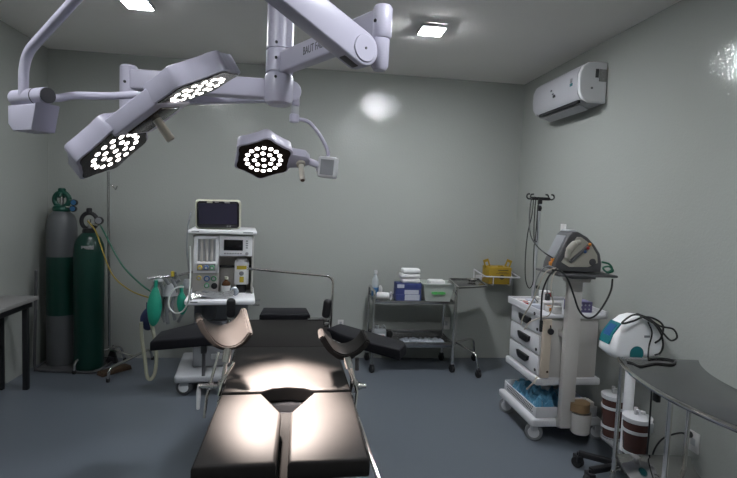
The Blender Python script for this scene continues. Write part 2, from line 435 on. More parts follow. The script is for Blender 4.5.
SL.p('screw', B().cyl(A1+V((.0, -.036, 0)), A1+V((0, -.02, 0)), .004, 10), 'darkgrey', arm)
K = at(295.5, 92, y=2.62)
b = B(); b.span((K.x-.018, K.x+.022), (K.y-.03, K.y+.03), (K.z-.075, K.z+.03), .012, 3); kn = SL.p('knuckle', b, 'white')
b = B(); b.cyl((K.x, K.y, K.z-.115), (K.x, K.y, K.z-.07), .021, 24); SL.p('swivel_ring', b, 'greyplastic', kn)
b = B(); b.cyl((K.x-.002, K.y, K.z-.155), (K.x-.002, K.y, K.z-.113), .025, 24, bev=.004); SL.p('collar', b, 'white', kn)
bx = V((.113, 2.60, 1.690))
b = B(); b.tube(fil([(K.x, K.y, K.z-.137), (K.x+.07, K.y, K.z-.140), at(321, 136, y=2.60), (bx.x-.002, bx.y, 1.775), (bx.x, bx.y, 1.72)], .05, 8), .0095, 14); SL.p('hanger_tube', b, 'white')
rot = Matrix.Translation(bx) @ Matrix.Rotation(radians(-13), 4, 'Z') @ Matrix.Rotation(radians(4), 4, 'Y')
b = B(); b.box((0, 0, 0), (.096, .085, .108), .012, 3, rot); jb = SL.p('joint_box', b, 'whiteplastic')
b = B(); b.box((.002, -.042, -.002), (.070, .006, .080), .004, 2, rot); SL.p('front_panel', b, 'midgrey', jb)
hp = c3 + x3.normalized()*.185
b = B(); b.cyl(hp-n3*.03, bx+V((-.02, 0, .0)), .018, 20); b.cyl(bx+V((-.062, 0, .0)), bx+V((-.045, 0, .0)), .021, 20)
b.prism([(-.075, -.05), (.02, -.04), (.045, -.01), (.045, .02), (.02, .045), (-.075, .055)], -.05, frame(hp, x3, n3.cross(x3), n3), .006)
br = SL.p('head_bracket', b, 'white')
b = B(); b.cyl(hp, hp+n3*.018, .023, 24, bev=.003); b.cyl(hp, hp+n3*.115, .0135, 24, bev=.003); SL.p('handle', b, 'beige', br, 'beige sterile handle')
b = B(); b.cyl(hp+n3*.113, hp+n3*.117, .010, 20); SL.p('handle_tip', b, 'wood', br)

def spot(name, loc, tgt, energy, size, blend, rad):
    l = bpy.data.lights.new(name, 'SPOT'); l.energy = energy; l.spot_size = radians(size); l.spot_blend = blend; l.shadow_soft_size = rad
    l.color = (1, .85, .765)
    o = bpy.data.objects.new(name, l); COL.objects.link(o); o.location = loc
    o.rotation_euler = (V(tgt)-V(loc)).to_track_quat('-Z', 'Y').to_euler(); o.parent = SL.o
    o.location = SL.inv @ V(loc)
TG = V((-.045, 1.93, .76))
spot('lamp_beam', c3+n3*.02, TG+V((0, .14, 0)), 2200, 27, .9, .06)
spot('lamp_beam', c3+n3*.02, TG+V((0, -.17, 0)), 2000, 27, .95, .06)
spot('lamp_beam', c1+n1*.02, TG+V((-.02, -.14, 0)), 330, 20, .85, .06)
spot('lamp_beam', c1+n1*.02, V((-.26, 2.10, .94)), 800, 19, .8, .05)
spot('lamp_beam', c2+n2*.02, TG+V((.02, -.20, 0)), 360, 20, .85, .06)

# ------------------------------------------------------------------ air conditioner
AC = Thing('air_conditioner', 'white split air conditioner high on the wall near the corner', 'air conditioner', (RX, 3.72, 2.3))
prof = [(RX, 2.300), (1.985, 2.300), (1.935, 2.325), (1.910, 2.365), (1.902, 2.43), (1.905, 2.50), (1.925, 2.55), (1.965, 2.580), (2.03, 2.588), (RX, 2.588)]
FA = lambda y: Matrix(((1, 0, 0, 0), (0, 0, -1, y), (0, 1, 0, 0), (0, 0, 0, 1)))        # (x, z, -y) -> room
b = B(); b.prism(prof, 4.075-3.385, FA(4.075), .006, 2); AC.p('body', b, 'acwhite', sharp=25)
b = B(); b.prism([(x if x > 2.1 else x+.001, z) for x, z in prof], .035, FA(3.385), .012, 3); cap = AC.p('end_cap', b, 'beige', label='cream end cap') if False else AC.p('end_cap', b, 'machine')  # cap takes a paler white than the body, painting in the brighter light on it
b = B(); b.span((2.05, 2.105), (3.346, 3.352), (2.45, 2.535)); AC.p('rating_label', b, 'label', cap)
b = B(); b.span((2.022, 2.045), (3.346, 3.352), (2.475, 2.535)); AC.p('warning_label', b, 'darkgrey', cap)
b = B(); b.cyl((2.0, 3.346, 2.40), (2.0, 3.354, 2.40), .008, 12); AC.p('screw', b, 'midgrey', cap)
b = B(); b.span((1.930, 1.950), (3.40, 4.0), (2.300, 2.322), .003, Mx=None); AC.p('outlet_slot', b, 'black')
b = B(); b.prism([(1.955, 2.292), (2.03, 2.262), (2.034, 2.270), (1.958, 2.300)], .56, FA(3.99), .002); AC.p('louver', b, 'acwhite')
b = B(); b.span((1.9005, 1.905), (3.745, 3.765), (2.455, 2.468)); b.span((1.9005, 1.905), (3.715, 3.74), (2.425, 2.435)); AC.p('badge', b, 'darkgrey')
b = B(); b.span((1.9005, 1.908), (3.690, 3.725), (2.400, 2.420)); AC.p('badge', b, 'black')
b = B(); b.span((1.9, 1.908), (3.44, 3.475), (2.43, 2.45)); AC.p('sticker', b, 'teal')
b = B(); b.span((1.9, 1.908), (3.45, 3.475), (2.455, 2.485)); AC.p('sticker', b, 'label')

# ------------------------------------------------------------------ gas cylinders, rack, hoses, stand
CG = Thing('gas_cylinder', 'tall grey gas cylinder with green band and green valve guard in the corner', 'gas cylinder', (-2.068, 4.54, .02), 0, 'gas cylinders in the corner')
x, y = -2.068, 4.54
b = B(); b.lathe([(0, .02), (.108, .02), (.118, .05), (.118, 1.20), (.112, 1.26), (.095, 1.31), (.062, 1.345), (.04, 1.355), (0, 1.355)], (x, y, 0), 40); CG.p('body', b, 'cylgrey')
b = B(); b.lathe([(.1165, .455), (.1192, .458), (.1192, .957), (.1165, .96)], (x, y, 0), 40); CG.p('colour_band', b, 'cylgreen')
b = B(); b.lathe([(0, 1.345), (.066, 1.345), (.072, 1.36), (.066, 1.385), (.05, 1.395), (0, 1.395)], (x, y, 0), 28)
b.tube([(x+.058*cos(a), y+.0*sin(a), 1.445+.062*sin(a)) for a in [2*pi*i/28 for i in range(29)]], .021, 12)
b.tube([(x+.0*cos(a), y+.050*cos(a), 1.445+.060*sin(a)) for a in [radians(20+i*14) for i in range(11)]], .016, 10)
b.cyl((x, y, 1.49), (x, y, 1.545), .030, 20, bev=.008); CG.p('valve_guard', b, 'capgreen')
b = B(); b.cyl((x, y, 1.36), (x, y, 1.46), .014, 14); CG.p('valve', b, 'steel')
b = B(); b.cyl((x+.05, y-.03, 1.385), (x+.13, y-.05, 1.385), .012, 12); rg = CG.p('regulator', b, 'chrome')
for (gx, gz, gm) in ((.125, 1.425, 'cylgrey'), (.118, 1.372, 'kblue')):
    CG.p('gauge_face', B().cyl((x+gx, y-.078, gz), (x+gx, y-.0745, gz), .021, 20), 'labelblue', rg)
    b = B(); b.cyl((x+gx, y-.075, gz), (x+gx, y-.045, gz), .027, 22, bev=.003); g = CG.p('gauge', b, 'black', rg)
CN = Thing('gas_cylinder', 'dark green gas cylinder with black guard and gauge, beside the grey one', 'gas cylinder', (-1.798, 4.42, .02), 0, 'gas cylinders in the corner')
x, y = -1.798, 4.42
b = B(); b.lathe([(0, .02), (.106, .02), (.116, .05), (.116, 1.02), (.110, 1.08), (.088, 1.135), (.05, 1.18), (.038, 1.19), (0, 1.19)], (x, y, 0), 40); CN.p('body', b, 'cylgreen')
b = B(); b.lathe([(0, 1.175), (.052, 1.175), (.055, 1.19), (.048, 1.215), (0, 1.215)], (x, y, 0), 24)
b.tube([(x+.062*cos(a), y, 1.275+.068*sin(a)) for a in [2*pi*i/28 for i in range(29)]], .017, 12)
b.cyl((x, y, 1.335), (x, y, 1.385), .022, 18, bev=.006); CN.p('valve_guard', b, 'black')
b = B(); b.cyl((x, y, 1.19), (x, y, 1.29), .014, 14); b.cyl((x, y-.02, 1.24), (x+.10, y-.06, 1.25), .013, 12); rg = CN.p('regulator', b, 'chrome')
b = B(); b.cyl((x+.105, y-.085, 1.285), (x+.105, y-.055, 1.285), .033, 22, bev=.003); CN.p('gauge', b, 'black', rg); CN.p('gauge_face', B().cyl((x+.105, y-.088, 1.285), (x+.105, y-.0845, 1.285), .026, 20), 'midgrey', rg)
b = B(); b.cyl((x+.035, y-.07, 1.235), (x+.035, y-.045, 1.235), .018, 18); CN.p('gauge', b, 'steel', rg)
b = B()
b.lathe([(.1128, 1.052), (.1155, 1.053), (.1118, 1.083), (.1095, 1.084)], (x, y, 0), 40)
CN.p('paper_label', b, 'labelblue') if False else b.bm.free()
b = B(); b.span((x-.02, x+.075), (y-.112, y-.09), (1.045, 1.075), .004); CN.p('paper_label', b, 'label')
RK = Thing('cylinder_rack', 'low dark metal rack holding the two gas cylinders', 'rack', (-1.95, 4.45, 0))
b = B(); b.tube(fil([(-2.205, 4.40, .85), (-2.205, 4.36, .012), (-1.70, 4.29, .012), (-1.665, 4.56, .012)], .06), .012, 10)
b.tube([(-2.205, 4.38, .012), (-2.21, 4.68, .012), (-1.68, 4.68, .012)], .012, 10); RK.p('frame', b, 'darkgrey')
b = B(); b.span((-2.20, -1.70), (4.34, 4.67), (.008, .02), .002); RK.p('base_plate', b, 'darkgrey')
IV = Thing('drip_stand', 'thin steel drip stand with side hook beside the green gas cylinder', 'drip stand', (-1.655, 4.48, 0))
b = B(); b.tube([(-1.655, 4.48, .15), (-1.668, 4.47, 1.70)], .0105, 12); pole = IV.p('pole', b, 'steel')
b = B(); b.tube(spl([(-1.664, 4.46, 1.585), (-1.63, 4.45, 1.585), (-1.615, 4.45, 1.56), (-1.60, 4.45, 1.552), (-1.588, 4.45, 1.58)]), .004, 8); IV.p('hook', b, 'steel', pole)
b = B(); b.tube(fil([(-1.866, 4.30, .015), (-1.858, 4.305, .115), (-1.66, 4.47, .165), (-1.60, 4.60, .15), (-1.585, 4.64, .015)], .06), .011, 12); IV.p('leg', b, 'chrome')
b = B(); b.tube(fil([(-1.527, 4.106, .015), (-1.522, 4.115, .105), (-1.36, 4.64, .115), (-1.353, 4.68, .015)], .06), .011, 12); IV.p('leg', b, 'chrome')
b = B(); b.tube([(-1.655, 4.48, .155), (-1.43, 4.42, .115)], .009, 10); IV.p('cross_bar', b, 'chrome')
for fx, fy in ((-1.866, 4.30), (-1.527, 4.106), (-1.585, 4.64), (-1.353, 4.68)):
    IV.p('foot', B().cyl((fx, fy, 0), (fx, fy, .03), .014, 14), 'rubber')
single('hose', B().tube(spl([(-1.69, 4.36, 1.25), at(104, 232, y=4.22), at(120, 262, y=4.15), at(135, 279, y=4.05), at(150, 291, y=3.97), at(168, 300, y=3.92)]), .006, 10), 'hosegreen', 'green gas hose sagging from the green cylinder to the anaesthesia machine', 'hose')
single('hose', B().tube(spl([(-1.78, 4.345, 1.28), (-1.70, 4.30, 1.20), at(101, 246, y=4.24), at(112, 274, y=4.18), at(128, 289, y=4.08), at(147, 297, y=3.98), at(170, 301, y=3.93)]), .0055, 10), 'hoseyellow', 'yellow gas hose hanging below the green hose', 'hose')
b = B(); b.prism([(0, 0), (.26, .0), (.25, .035), (.01, .03)], .09, frame((-1.675, 4.26, .004), (.62, .78, .0), (0, 0, 1), (.78, -.62, 0)) , .003)
single('wooden_board', b, 'wood', 'brown flat board lying behind the drip stand foot at the green cylinder', 'board')
b = B(); b.prism([(0, .0), (.10, 0), (.085, .05), (.03, .065)], .07, frame((-1.73, 4.63, .0), (1, 0, 0), (0, 0, 1), (0, -1, 0)), .006)
b.prism([(.02, .06), (.09, .05), (.075, .12), (.06, .16)], .04, frame((-1.73, 4.62, .0), (1, 0, 0), (0, 0, 1), (0, -1, 0)), .006)
single('rubber_wedge', b, 'black', 'small black wedge on the floor behind the drip stand pole', 'wedge')

# ------------------------------------------------------------------ side table on the left
ST = Thing('side_table', 'narrow table with grey top and black legs along the wall', 'table', (-2.14, 3.2, 0))
b = B(); b.span((LX+.003, -2.02), (2.2, 4.07), (.672, .70), .003); ST.p('table_top', b, 'tabletop')
b = B(); b.span((LX+.02, -2.035), (2.25, 4.0), (.628, .672), .002); ST.p('apron', b, 'black')
for lx_, ly_ in ((-2.06, 3.96), (-2.235, 3.96), (-2.06, 2.28), (-2.235, 2.28)):
    ST.p('leg', B().span((lx_-.018, lx_+.018), (ly_-.018, ly_+.018), (0, .63), .003), 'black')

# ------------------------------------------------------------------ anaesthesia machine
AM = Thing('anaesthesia_machine', 'grey wheeled anaesthesia machine with gauges and flow tubes against back wall', 'anaesthesia machine', (-.63, 4.1, 0))
b = B(); b.span((-.955, -.33), (3.80, 4.42), (.105, .165), .02, 3); AM.p('base', b, 'greyplastic')
for px_, py_ in ((-.885, 3.87), (-.40, 3.87), (-.885, 4.34), (-.40, 4.34)): caster(AM, px_, py_, .06, .045, radians(75), 'machine', 'darkgrey', 0, 'greyplastic', .11)
b = B(); b.span((-.84, -.42), (3.98, 4.40), (.165, .53), .012); AM.p('cabinet', b, 'midgrey')
for z0, z1 in ((.18, .335), (.345, .515)):
    b = B(); b.span((-.83, -.43), (3.965, 3.985), (z0, z1), .008); dr = AM.p('drawer', b, 'midgrey')
    b = B(); b.span((-.70, -.58), (3.955, 3.97), ((z0+z1)/2-.022, (z0+z1)/2+.022), .008); AM.p('handle', b, 'greyplastic', dr)
b = B(); b.span((-.84, -.42), (4.05, 4.40), (.53, .71), .008); AM.p('absorber_bay', b, 'midgrey')
b = B(); b.cyl((-.72, 3.98, .56), (-.72, 3.98, .70), .055, 24, bev=.006); AM.p('absorber', b, 'darkgrey')
for kx, kc in ((-.66, 'kblue'), (-.60, 'black')):
    AM.p('valve_knob', B().cyl((kx, 4.03, .675), (kx, 4.06, .675), .016, 18, bev=.003), kc)
b = B(); b.span((-.885, -.375), (3.74, 4.35), (.712, .757), .018, 3); wt = AM.p('worktop', b, 'machine')
AM.p('nameplate', B().span((-.84, -.79), (3.737, 3.742), (.735, .742)), 'darkgrey', wt)
# carcass with a niche
b = B(); b.span((-.85, -.655), (3.97, 4.38), (.757, 1.236), .006); b.span((-.655, -.39), (4.16, 4.38), (.757, 1.236)); b.span((-.405, -.39), (3.97, 4.38), (.757, 1.236), .004)
b.span((-.655, -.39), (3.98, 4.3), (1.055, 1.236), .004); AM.p('carcass', b, 'cartside')
b = B(); b.span((-.88, -.37), (3.90, 4.42), (1.234, 1.264), .008); ts = AM.p('top_shelf', b, 'machine')
AM.p('nameplate', B().span((-.855, -.80), (3.897, 3.902), (1.248, 1.254)), 'midgrey', ts)
AM.p('nameplate', B().span((-.475, -.40), (3.897, 3.902), (1.247, 1.254)), 'midgrey', ts)
b = B()
wx0, wx1, wz0, wz1 = -.812, -.680, 1.015, 1.190
b.span((-.842, wx0), (3.945, 3.975), (.925, 1.215), .004); b.span((wx1, -.655), (3.945, 3.975), (.925, 1.215), .004)
b.span((-.842, -.655), (3.945, 3.975), (wz1, 1.215), .004); b.span((-.842, -.655), (3.945, 3.975), (.925, wz0), .004)
fp = AM.p('flowmeter_panel', b, 'machine')
AM.p('window_back', B().span((wx0, wx1), (3.966, 3.972), (wz0, wz1)), 'greyplastic', fp)
for i in range(3):
    xx = wx0+.028+i*.038; AM.p('flow_tube', B().cyl((xx, 3.957, wz0), (xx, 3.957, wz1), .012, 14), 'cartside', fp)
AM.p('knob_recess', B().span((-.815, -.678), (3.942, 3.947), (.945, 1.0)), 'midgrey', fp)
for xx, kc in ((-.792, 'kyellow'), (-.745, 'kblue'), (-.702, 'kgreen')):
    b = B(); b.cyl((xx, 3.905, .972), (xx, 3.945, .972), .017, 18, bev=.003); AM.p('flow_knob', b, kc)
    AM.p('knob_cap', B().cyl((xx, 3.900, .972), (xx, 3.906, .972), .010, 14), 'greyplastic', None)
for xx, zz, kc, r in ((-.80, .885, 'kyellow', .018), (-.742, .880, 'kblue', .023), (-.690, .880, 'kgreen', .021), (-.742, .825, 'kgreen', .020), (-.685, .822, 'black', .024)):
    b = B(); b.cyl((xx, 3.955, zz), (xx, 3.975, zz), r, 22, bev=.003); g = AM.p('pressure_gauge', b, kc)
    if kc != 'black': AM.p('dial', B().cyl((xx, 3.951, zz), (xx, 3.957, zz), r*.6, 20), 'greyplastic', g)
b = B(); b.span((-.652, -.402), (3.945, 3.985), (1.062, 1.222), .005); dp = AM.p('display_panel', b, 'machine')
AM.p('display', B().span((-.618, -.474), (3.941, 3.947), (1.105, 1.19), .002), 'lcd', dp)
for i in range(4): AM.p('button', B().span((-.452, -.436), (3.941, 3.947), (1.178-i*.018, 1.186-i*.018)), 'midgrey', dp)
for i in range(7): AM.p('button', B().span((-.615+i*.020, -.602+i*.020), (3.941, 3.947), (1.078, 1.085)), 'midgrey', dp)
AM.p('dial_knob', B().cyl((-.442, 3.93, 1.083), (-.442, 3.946, 1.083), .013, 18, bev=.003), 'greyplastic', dp)
b = B(); b.span((-.535, -.424), (4.0, 4.12), (.825, 1.010), .008); b.cyl((-.48, 4.06, 1.0), (-.48, 4.06, 1.035), .042, 24, bev=.006); va = AM.p('vaporizer', b, 'machine')
AM.p('vaporizer_base', B().span((-.52, -.44), (4.01, 4.11), (.757, .827), .01), 'black', va)
AM.p('yellow_label', B().span((-.518, -.442), (3.996, 4.002), (.950, .978)), 'kyellow', va); AM.p('yellow_label', B().span((-.495, -.462), (3.996, 4.002), (.845, .890)), 'kyellow', va)
AM.p('dial', B().cyl((-.48, 3.985, .918), (-.48, 4.002, .918), .018, 18, bev=.003), 'midgrey', va)
b = B(); b.cyl((-.66, 4.14, .955), (-.40, 4.14, .955), .010, 12); AM.p('mounting_bar', b, 'darkgrey')
b = B(); b.tube([(-.39, 3.80, .738), (-.335, 3.80, .738)], .005, 8); b.tube([(-.39, 3.80, .70), (-.34, 3.80, .70)], .005, 8); AM.p('side_rail', b, 'steel')
b = B(); b.tube(fil([(-.84, 4.0, .93), (-.97, 3.92, .905), (-1.16, 3.90, .890)], .05), .009, 10); b.cyl((-.975, 3.92, .885), (-.975, 3.92, .935), .016, 16); AM.p('circuit_arm', b, 'steel')
AM.p('circuit_valve', B().cyl((-.985, 3.90, .905), (-.985, 3.90, .945), .013, 14, bev=.003), 'kyellow')
b = B(); b.tube(spl([at(191, 212, y=4.15), at(188, 228, y=4.05), at(187, 250, y=3.99), at(189, 272, y=3.97), at(188, 290, y=3.93), at(191, 300, y=3.72)]), .007, 10)
single('hose', b, 'hosegrey', 'grey hose running down the side of the anaesthesia machine under the monitor', 'hose')
b = B(); b.tube(spl([at(190, 246, y=3.93), at(190.5, 270, y=3.91), at(189.5, 292, y=3.70), at(188, 302, y=3.70), at(183, 311, y=3.72), at(175, 313, y=3.76), at(169, 306, y=3.78), at(170, 295, y=3.79), at(176, 288, y=3.80), at(184, 287, y=3.82)]), .0055, 10)
single('hose', b, 'hosewhite', 'white hose looped in a ring before the smaller green bag', 'hose')
# hanging bags and hoses
def bagobj(name, px, py, y, w, h_, dp, m, label, cat, tilt=0, grp=None, seed=1):
    c = at(px, py, y=y); b = B()
    t = bmesh.new(); bmesh.ops.create_uvsphere(t, u_segments=24, v_segments=18, radius=1)
    rn = random.Random(seed)
    for v in t.verts:
        k = 1 - .35*max(0, v.co.z)**1.5; a = math.atan2(v.co.y, v.co.x)
        v.co.x *= k*(1+.06*cos(5*a+v.co.z*3)); v.co.y *= k*(1+.06*sin(4*a))
    bmesh.ops.transform(t, matrix=Matrix.Translation(c) @ Matrix.Rotation(tilt, 4, 'Y') @ Matrix.Diagonal((w, dp, h_, 1)), verts=t.verts)
    b._new(t); b.cyl(c+V((sin(tilt)*h_*.9, 0, h_*.9)), c+V((sin(tilt)*(h_+.04), 0, h_+.04)), .014, 12)
    single(name, b, m, label, cat, grp)
bagobj('breathing_bag', 154.5, 306, 3.82, .052, .155, .036, 'bag', 'long green breathing bag hanging above the navy bag', 'breathing bag', radians(3), 'hanging green breathing bags', 3)
bagobj('breathing_bag', 182, 303, 3.86, .038, .092, .03, 'bag', 'short green breathing bag inside the white hose ring', 'breathing bag', radians(-3), 'hanging green breathing bags', 5)
bagobj('cloth_bag', 148, 319, 3.88, .056, .088, .04, 'navy', 'navy blue bag hanging behind the long green breathing bag', 'bag', 0, None, 8)
T = Thing('mask_bundle', 'bundle of grey hoses and face masks hanging between the two green bags', 'hoses', tuple(at(171, 296, y=3.90)))
for k, pts in enumerate(([(160, 281), (163, 292), (160, 306), (165, 322)], [(165, 279), (170, 288), (166, 303), (168, 324)], [(172, 279), (176, 290), (172, 305), (175, 320)], [(180, 280), (172, 286), (164, 299), (162, 316)], [(186, 281), (189, 292), (186, 306), (178, 322)], [(158, 282), (152, 290), (158, 300), (170, 312)])):
    b = B(); b.tube(spl([at(a_, b_, y=3.90+.012*k) for a_, b_ in pts]), .0125, 10); T.p('corrugated_hose', b, 'hosegrey')
b = B(); c = at(170, 290, y=3.93); b.lathe([(.018, .05), (.03, .045), (.05, .0), (.06, -.04), (.05, -.045), (.03, 0)], c, 20); T.p('face_mask', b, 'greyplastic')
b = B(); c = at(158, 281, y=3.90); b.lathe([(0, .03), (.02, .03), (.04, 0), (.03, -.03), (0, -.03)], c, 16); T.p('connector', b, 'greyplastic')
b = B(); c = at(187, 283, y=3.93); b.lathe([(0, .03), (.02, .03), (.03, 0), (.02, -.04), (0, -.04)], c, 16); T.p('connector', b, 'greyplastic')
pts = spl([at(141, 322, y=3.84), at(142, 340, y=3.83), at(145, 360, y=3.82), at(147, 376, y=3.81), at(151, 379, y=3.81), at(155, 372, y=3.82), at(156.5, 355, y=3.83), at(154, 335, y=3.84), at(150, 318, y=3.85)], 14)
b = B(); b.tube(pts, [.0125 + .0022*(i % 2) for i in range(len(pts))], 12)
single('breathing_hose', b, 'hosecream', 'cream ribbed breathing hose hanging in a loop below the navy bag', 'hose')
# monitor on the machine
PM = Thing('patient_monitor', 'flat dark-screened monitor with cream rim standing on the anaesthesia machine', 'monitor', (-.665, 4.02, 1.264))
mx = Matrix.Translation((-.667, 4.0, 1.382)) @ Matrix.Rotation(radians(-1.0), 4, 'Y') @ Matrix.Rotation(radians(6), 4, 'X')
b = B(); b.box((0, .02, 0), (.345, .075, .232), .028, 4, mx); b.box((0, .05, -.105), (.20, .10, .026), .008, 2, Matrix.Translation((-.667, 4.02, 1.382))); PM.p('body', b, 'cream')
rr_ = [(sx*(.159-.024)+.024*cos(radians(a_)), sz*(.105-.024)+.024*sin(radians(a_))) for sx, sz, a0_ in ((1, 1, 0), (-1, 1, 90), (-1, -1, 180), (1, -1, 270)) for a_ in range(a0_, a0_+91, 15)]
b = B(); b.prism(rr_, .005, mx @ frame((0, -.0165, .001), (1, 0, 0), (0, 0, 1), (0, -1, 0)), .001); PM.p('bezel', b, 'lcd')
b = B(); b.box((0, -.0215, .008), (.288, .004, .162), .001, 1, mx); PM.p('screen', b, 'screen')
b = B(); b.box((-.062, -.0222, .100), (.040, .004, .014), 0, 1, mx); PM.p('sticker', b, 'cream')
b = B(); b.box((.068, -.0222, .098), (.040, .004, .008), 0, 1, mx); b.box((-.01, -.0222, .100), (.03, .004, .006), 0, 1, mx); PM.p('lettering', b, 'label')
for u_ in (.07, .09): PM.p('button', B().cyl(mx @ V((u_, -.024, -.090)), mx @ V((u_, -.018, -.090)), .0055, 12), 'label')
BT = Thing('medicine_bottle', 'small amber medicine bottle with white label on the anaesthesia machine worktop', 'bottle', (-.595, 3.93, .757))
x, y = -.595, 3.93
b = B(); b.lathe([(0, .757), (.030, .757), (.034, .762), (.034, .845), (.028, .86), (.013, .872), (.013, .885), (0, .885)], (x, y, 0), 24); BT.p('glass', b, 'amber')
BT.p('paper_label', B().lathe([(.0335, .775), (.0348, .776), (.0348, .832), (.0335, .833)], (x, y, 0), 24), 'paper'); BT.p('cap', B().cyl((x, y, .880), (x, y, .902), .015, 18, bev=.002), 'cream')
b = B(); b.ell((-.53, 3.90, .79), (.034, .022, .036), seg=16, rough=.12); single('plastic_pouch', b, 'film', 'clear plastic pouch beside the amber bottle on the machine', 'pouch')
rows = []
rn = random.Random(3)
for i in range(9):
    rows.append([(-.835+.30*i/8, 3.755+.15*j/5+.012*i/8, .765+.02*sin(i*.9)*.4+(.035*sin(pi*j/5))+rn.uniform(0, .012)) for j in range(6)])
b = B(); b.loft(rows, .006); single('foil_pack', b, 'foil', 'shiny crumpled silver pack lying on the machine worktop', 'pack', sharp=20)

PIV = Matrix.Translation((-.62, 3.95, 0)); TURN = PIV @ Matrix.Rotation(radians(7), 4, 'Z') @ PIV.inverted()
bpy.context.view_layer.update()
for o in [AM.o, PM.o, BT.o] + [bpy.data.objects[n_] for n_ in ('plastic_pouch', 'foil_pack')]:
    o.matrix_world = TURN @ o.matrix_world

# ------------------------------------------------------------------ operating table
OT = Thing('operating_table', 'black padded operating table with split leg pads under the surgical light', 'operating table', (-.045, 1.92, 0), radians(2.3))
def oz(b): return b
b = B(); b.span((-.19, .19), (.05, .95), (.03, .12), .03, 3); OT.p('base', b, 'steel', own=True)
for cx_, cy_ in ((-.15, .1), (.15, .1), (-.15, .9), (.15, .9)): OT.p('foot', B().cyl((cx_, cy_, 0), (cx_, cy_, .04), .03, 18), 'rubber', own=True)
b = B(); b.span((-.11, .11), (.35, .65), (.1, .62), .015); OT.p('column', b, 'steel', own=True)
b = B(); b.span((-.22, .22), (.02, 1.20), (.62, .695), .01); OT.p('frame', b, 'darkgrey', own=True)
z0, z1 = .700, .760
seat = [(-.253, .0), (-.10, .0), (-.06, .030), (0, .042), (.06, .030), (.10, .0), (.253, .0), (.253, .602), (-.253, .602)]
OT.p('seat_pad', B().prism(seat, z1-z0, Matrix.Translation((0, 0, z0)), .010, 3), 'vinyl', own=True)
OT.p('back_pad', B().span((-.250, .250), (.604, 1.20), (z0, z1), .010, 3), 'vinyl', own=True)
OT.p('head_rest', B().prism([(-.16, 0), (.16, 0), (.145, .20), (-.145, .20)], .055, Matrix.Translation((-.01, 1.22, .735)), .012, 3), 'vinyl2', own=True)
OT.p('head_rest_bar', B().tube([(-.01, 1.15, .70), (-.01, 1.36, .73)], .012, 12), 'chrome', own=True)
OT.p('back_clip', B().span((.13, .235), (1.165, 1.215), (.762, .770), .003), 'steel', own=True)
padL = [(-.268, -.545), (-.036, -.545), (-.024, -.20), (-.098, -.022), (-.252, -.022)]
padR = [(-.003, -.545), (.236, -.545), (.252, -.022), (.100, -.022), (.010, -.20)]
for pd in (padL, padR):
    OT.p('leg_pad', B().prism(pd, .060, Matrix.Translation((0, 0, .700)), .012, 3), 'vinyl', own=True)
for sx in (-1, 1):
    b = B(); b.box((sx*.264, -.29, .694), (.009, .56, .024), .002); b.box((sx*.17, -.33, .690), (.19, .03, .014), .003); OT.p('leg_rail', b, 'chrome', own=True)
    b = B(); b.box((sx*.268, .60, .690), (.010, 1.12, .028), .002)
    for yy in (.08, .45, .8, 1.1): b.box((sx*.245, yy, .690), (.05, .02, .02), .002)
    OT.p('side_rail', b, 'chrome', own=True)
b = B(); b.span((-.085, .085), (-.03, .06), (.648, .664), .01); OT.p('drain_pan', b, 'darkgrey', own=True)
b = B(); b.box((-.012, -.29, .664), (.075, .54, .03), .005); OT.p('leg_gap_shade_bar', b, 'gapshade', own=True)  # bar filling the gap between leg pads, coloured near-black to paint its shade
# leg cradles (gutters) built where they stand
def cradle(far, near, yf, yn, post_px, yp):
    a = spl([at(x_, y_, y=yf) for x_, y_ in far], 6); c = spl([at(x_, y_, y=yn) for x_, y_ in near], 6)
    rows = [[p.lerp(q, t) for p, q in zip(a, c)] for t in (0, .06, .5, .94, 1)]
    for r_ in (0, 4):
        for p in rows[r_]: p.z -= .004
    n_ = (rows[4][len(a)//2]-rows[0][len(a)//2]).cross(rows[2][len(a)//2+1]-rows[2][len(a)//2-1])
    b = B(); b.loft(rows, .026 if n_.z > 0 else -.026)
    if True:
        me = b.bm
        bmesh.ops.bevel(me, geom=[e for e in me.edges if e.is_manifold and e.calc_face_angle(0) > radians(50)], offset=.005, segments=2, affect='EDGES')
    return b
farL = [(198.5, 311), (206, 319), (217, 324), (229, 322), (237, 315), (241.5, 306)]
neaL = [(202.5, 319), (208, 331), (219, 343.5), (230, 346), (240.5, 342), (249, 332)]
lh = OT.p('leg_cradle', cradle(farL, neaL, 2.20, 2.03, None, 0), 'vinyl', sharp=40)
farR = [(321.5, 327), (328.5, 336), (338, 342), (349, 341), (357, 335), (361.5, 328)]
neaR = [(324, 335), (333.5, 349), (344, 354), (354, 351.5), (362, 345), (366, 339)]
rh = OT.p('leg_cradle', cradle(farR, neaR, 2.20, 2.04, None, 0), 'vinyl', sharp=40)
def hold(cr, top, bot, clampx, y, sx, knob_to, lever_to):
    b = B(); t, bo = at(*top, y=y+.04), at(*bot, y=y)
    b.cyl(t, t+(bo-t)*.38, .017, 16); b.cyl(t+(bo-t)*.4, bo, .008, 14)
    OT.p('post', b, 'chrome', cr)
    b = B(); k = bo; b.box(k, (.032, .035, .05), .005); q = at(*knob_to, y=y); b.cyl(k, q, .010, 16); b.cyl(k.lerp(q, .35), k.lerp(q, .5), .017, 18); b.cyl(k.lerp(q, .55), k.lerp(q, .62), .014, 18)
    OT.p('clamp', b, 'chrome', cr)
    if lever_to:
        q2 = at(*lever_to, y=y); b = B(); b.tube([q+V((.0, 0, .004)), q.lerp(q2, .3), q2], [.006, .009, .007], 12); OT.p('clamp_lever', b, 'whiteplastic', cr)
hold(lh, (228, 348), (222, 386), 0, 2.01, -1, (199, 386), (198, 409))
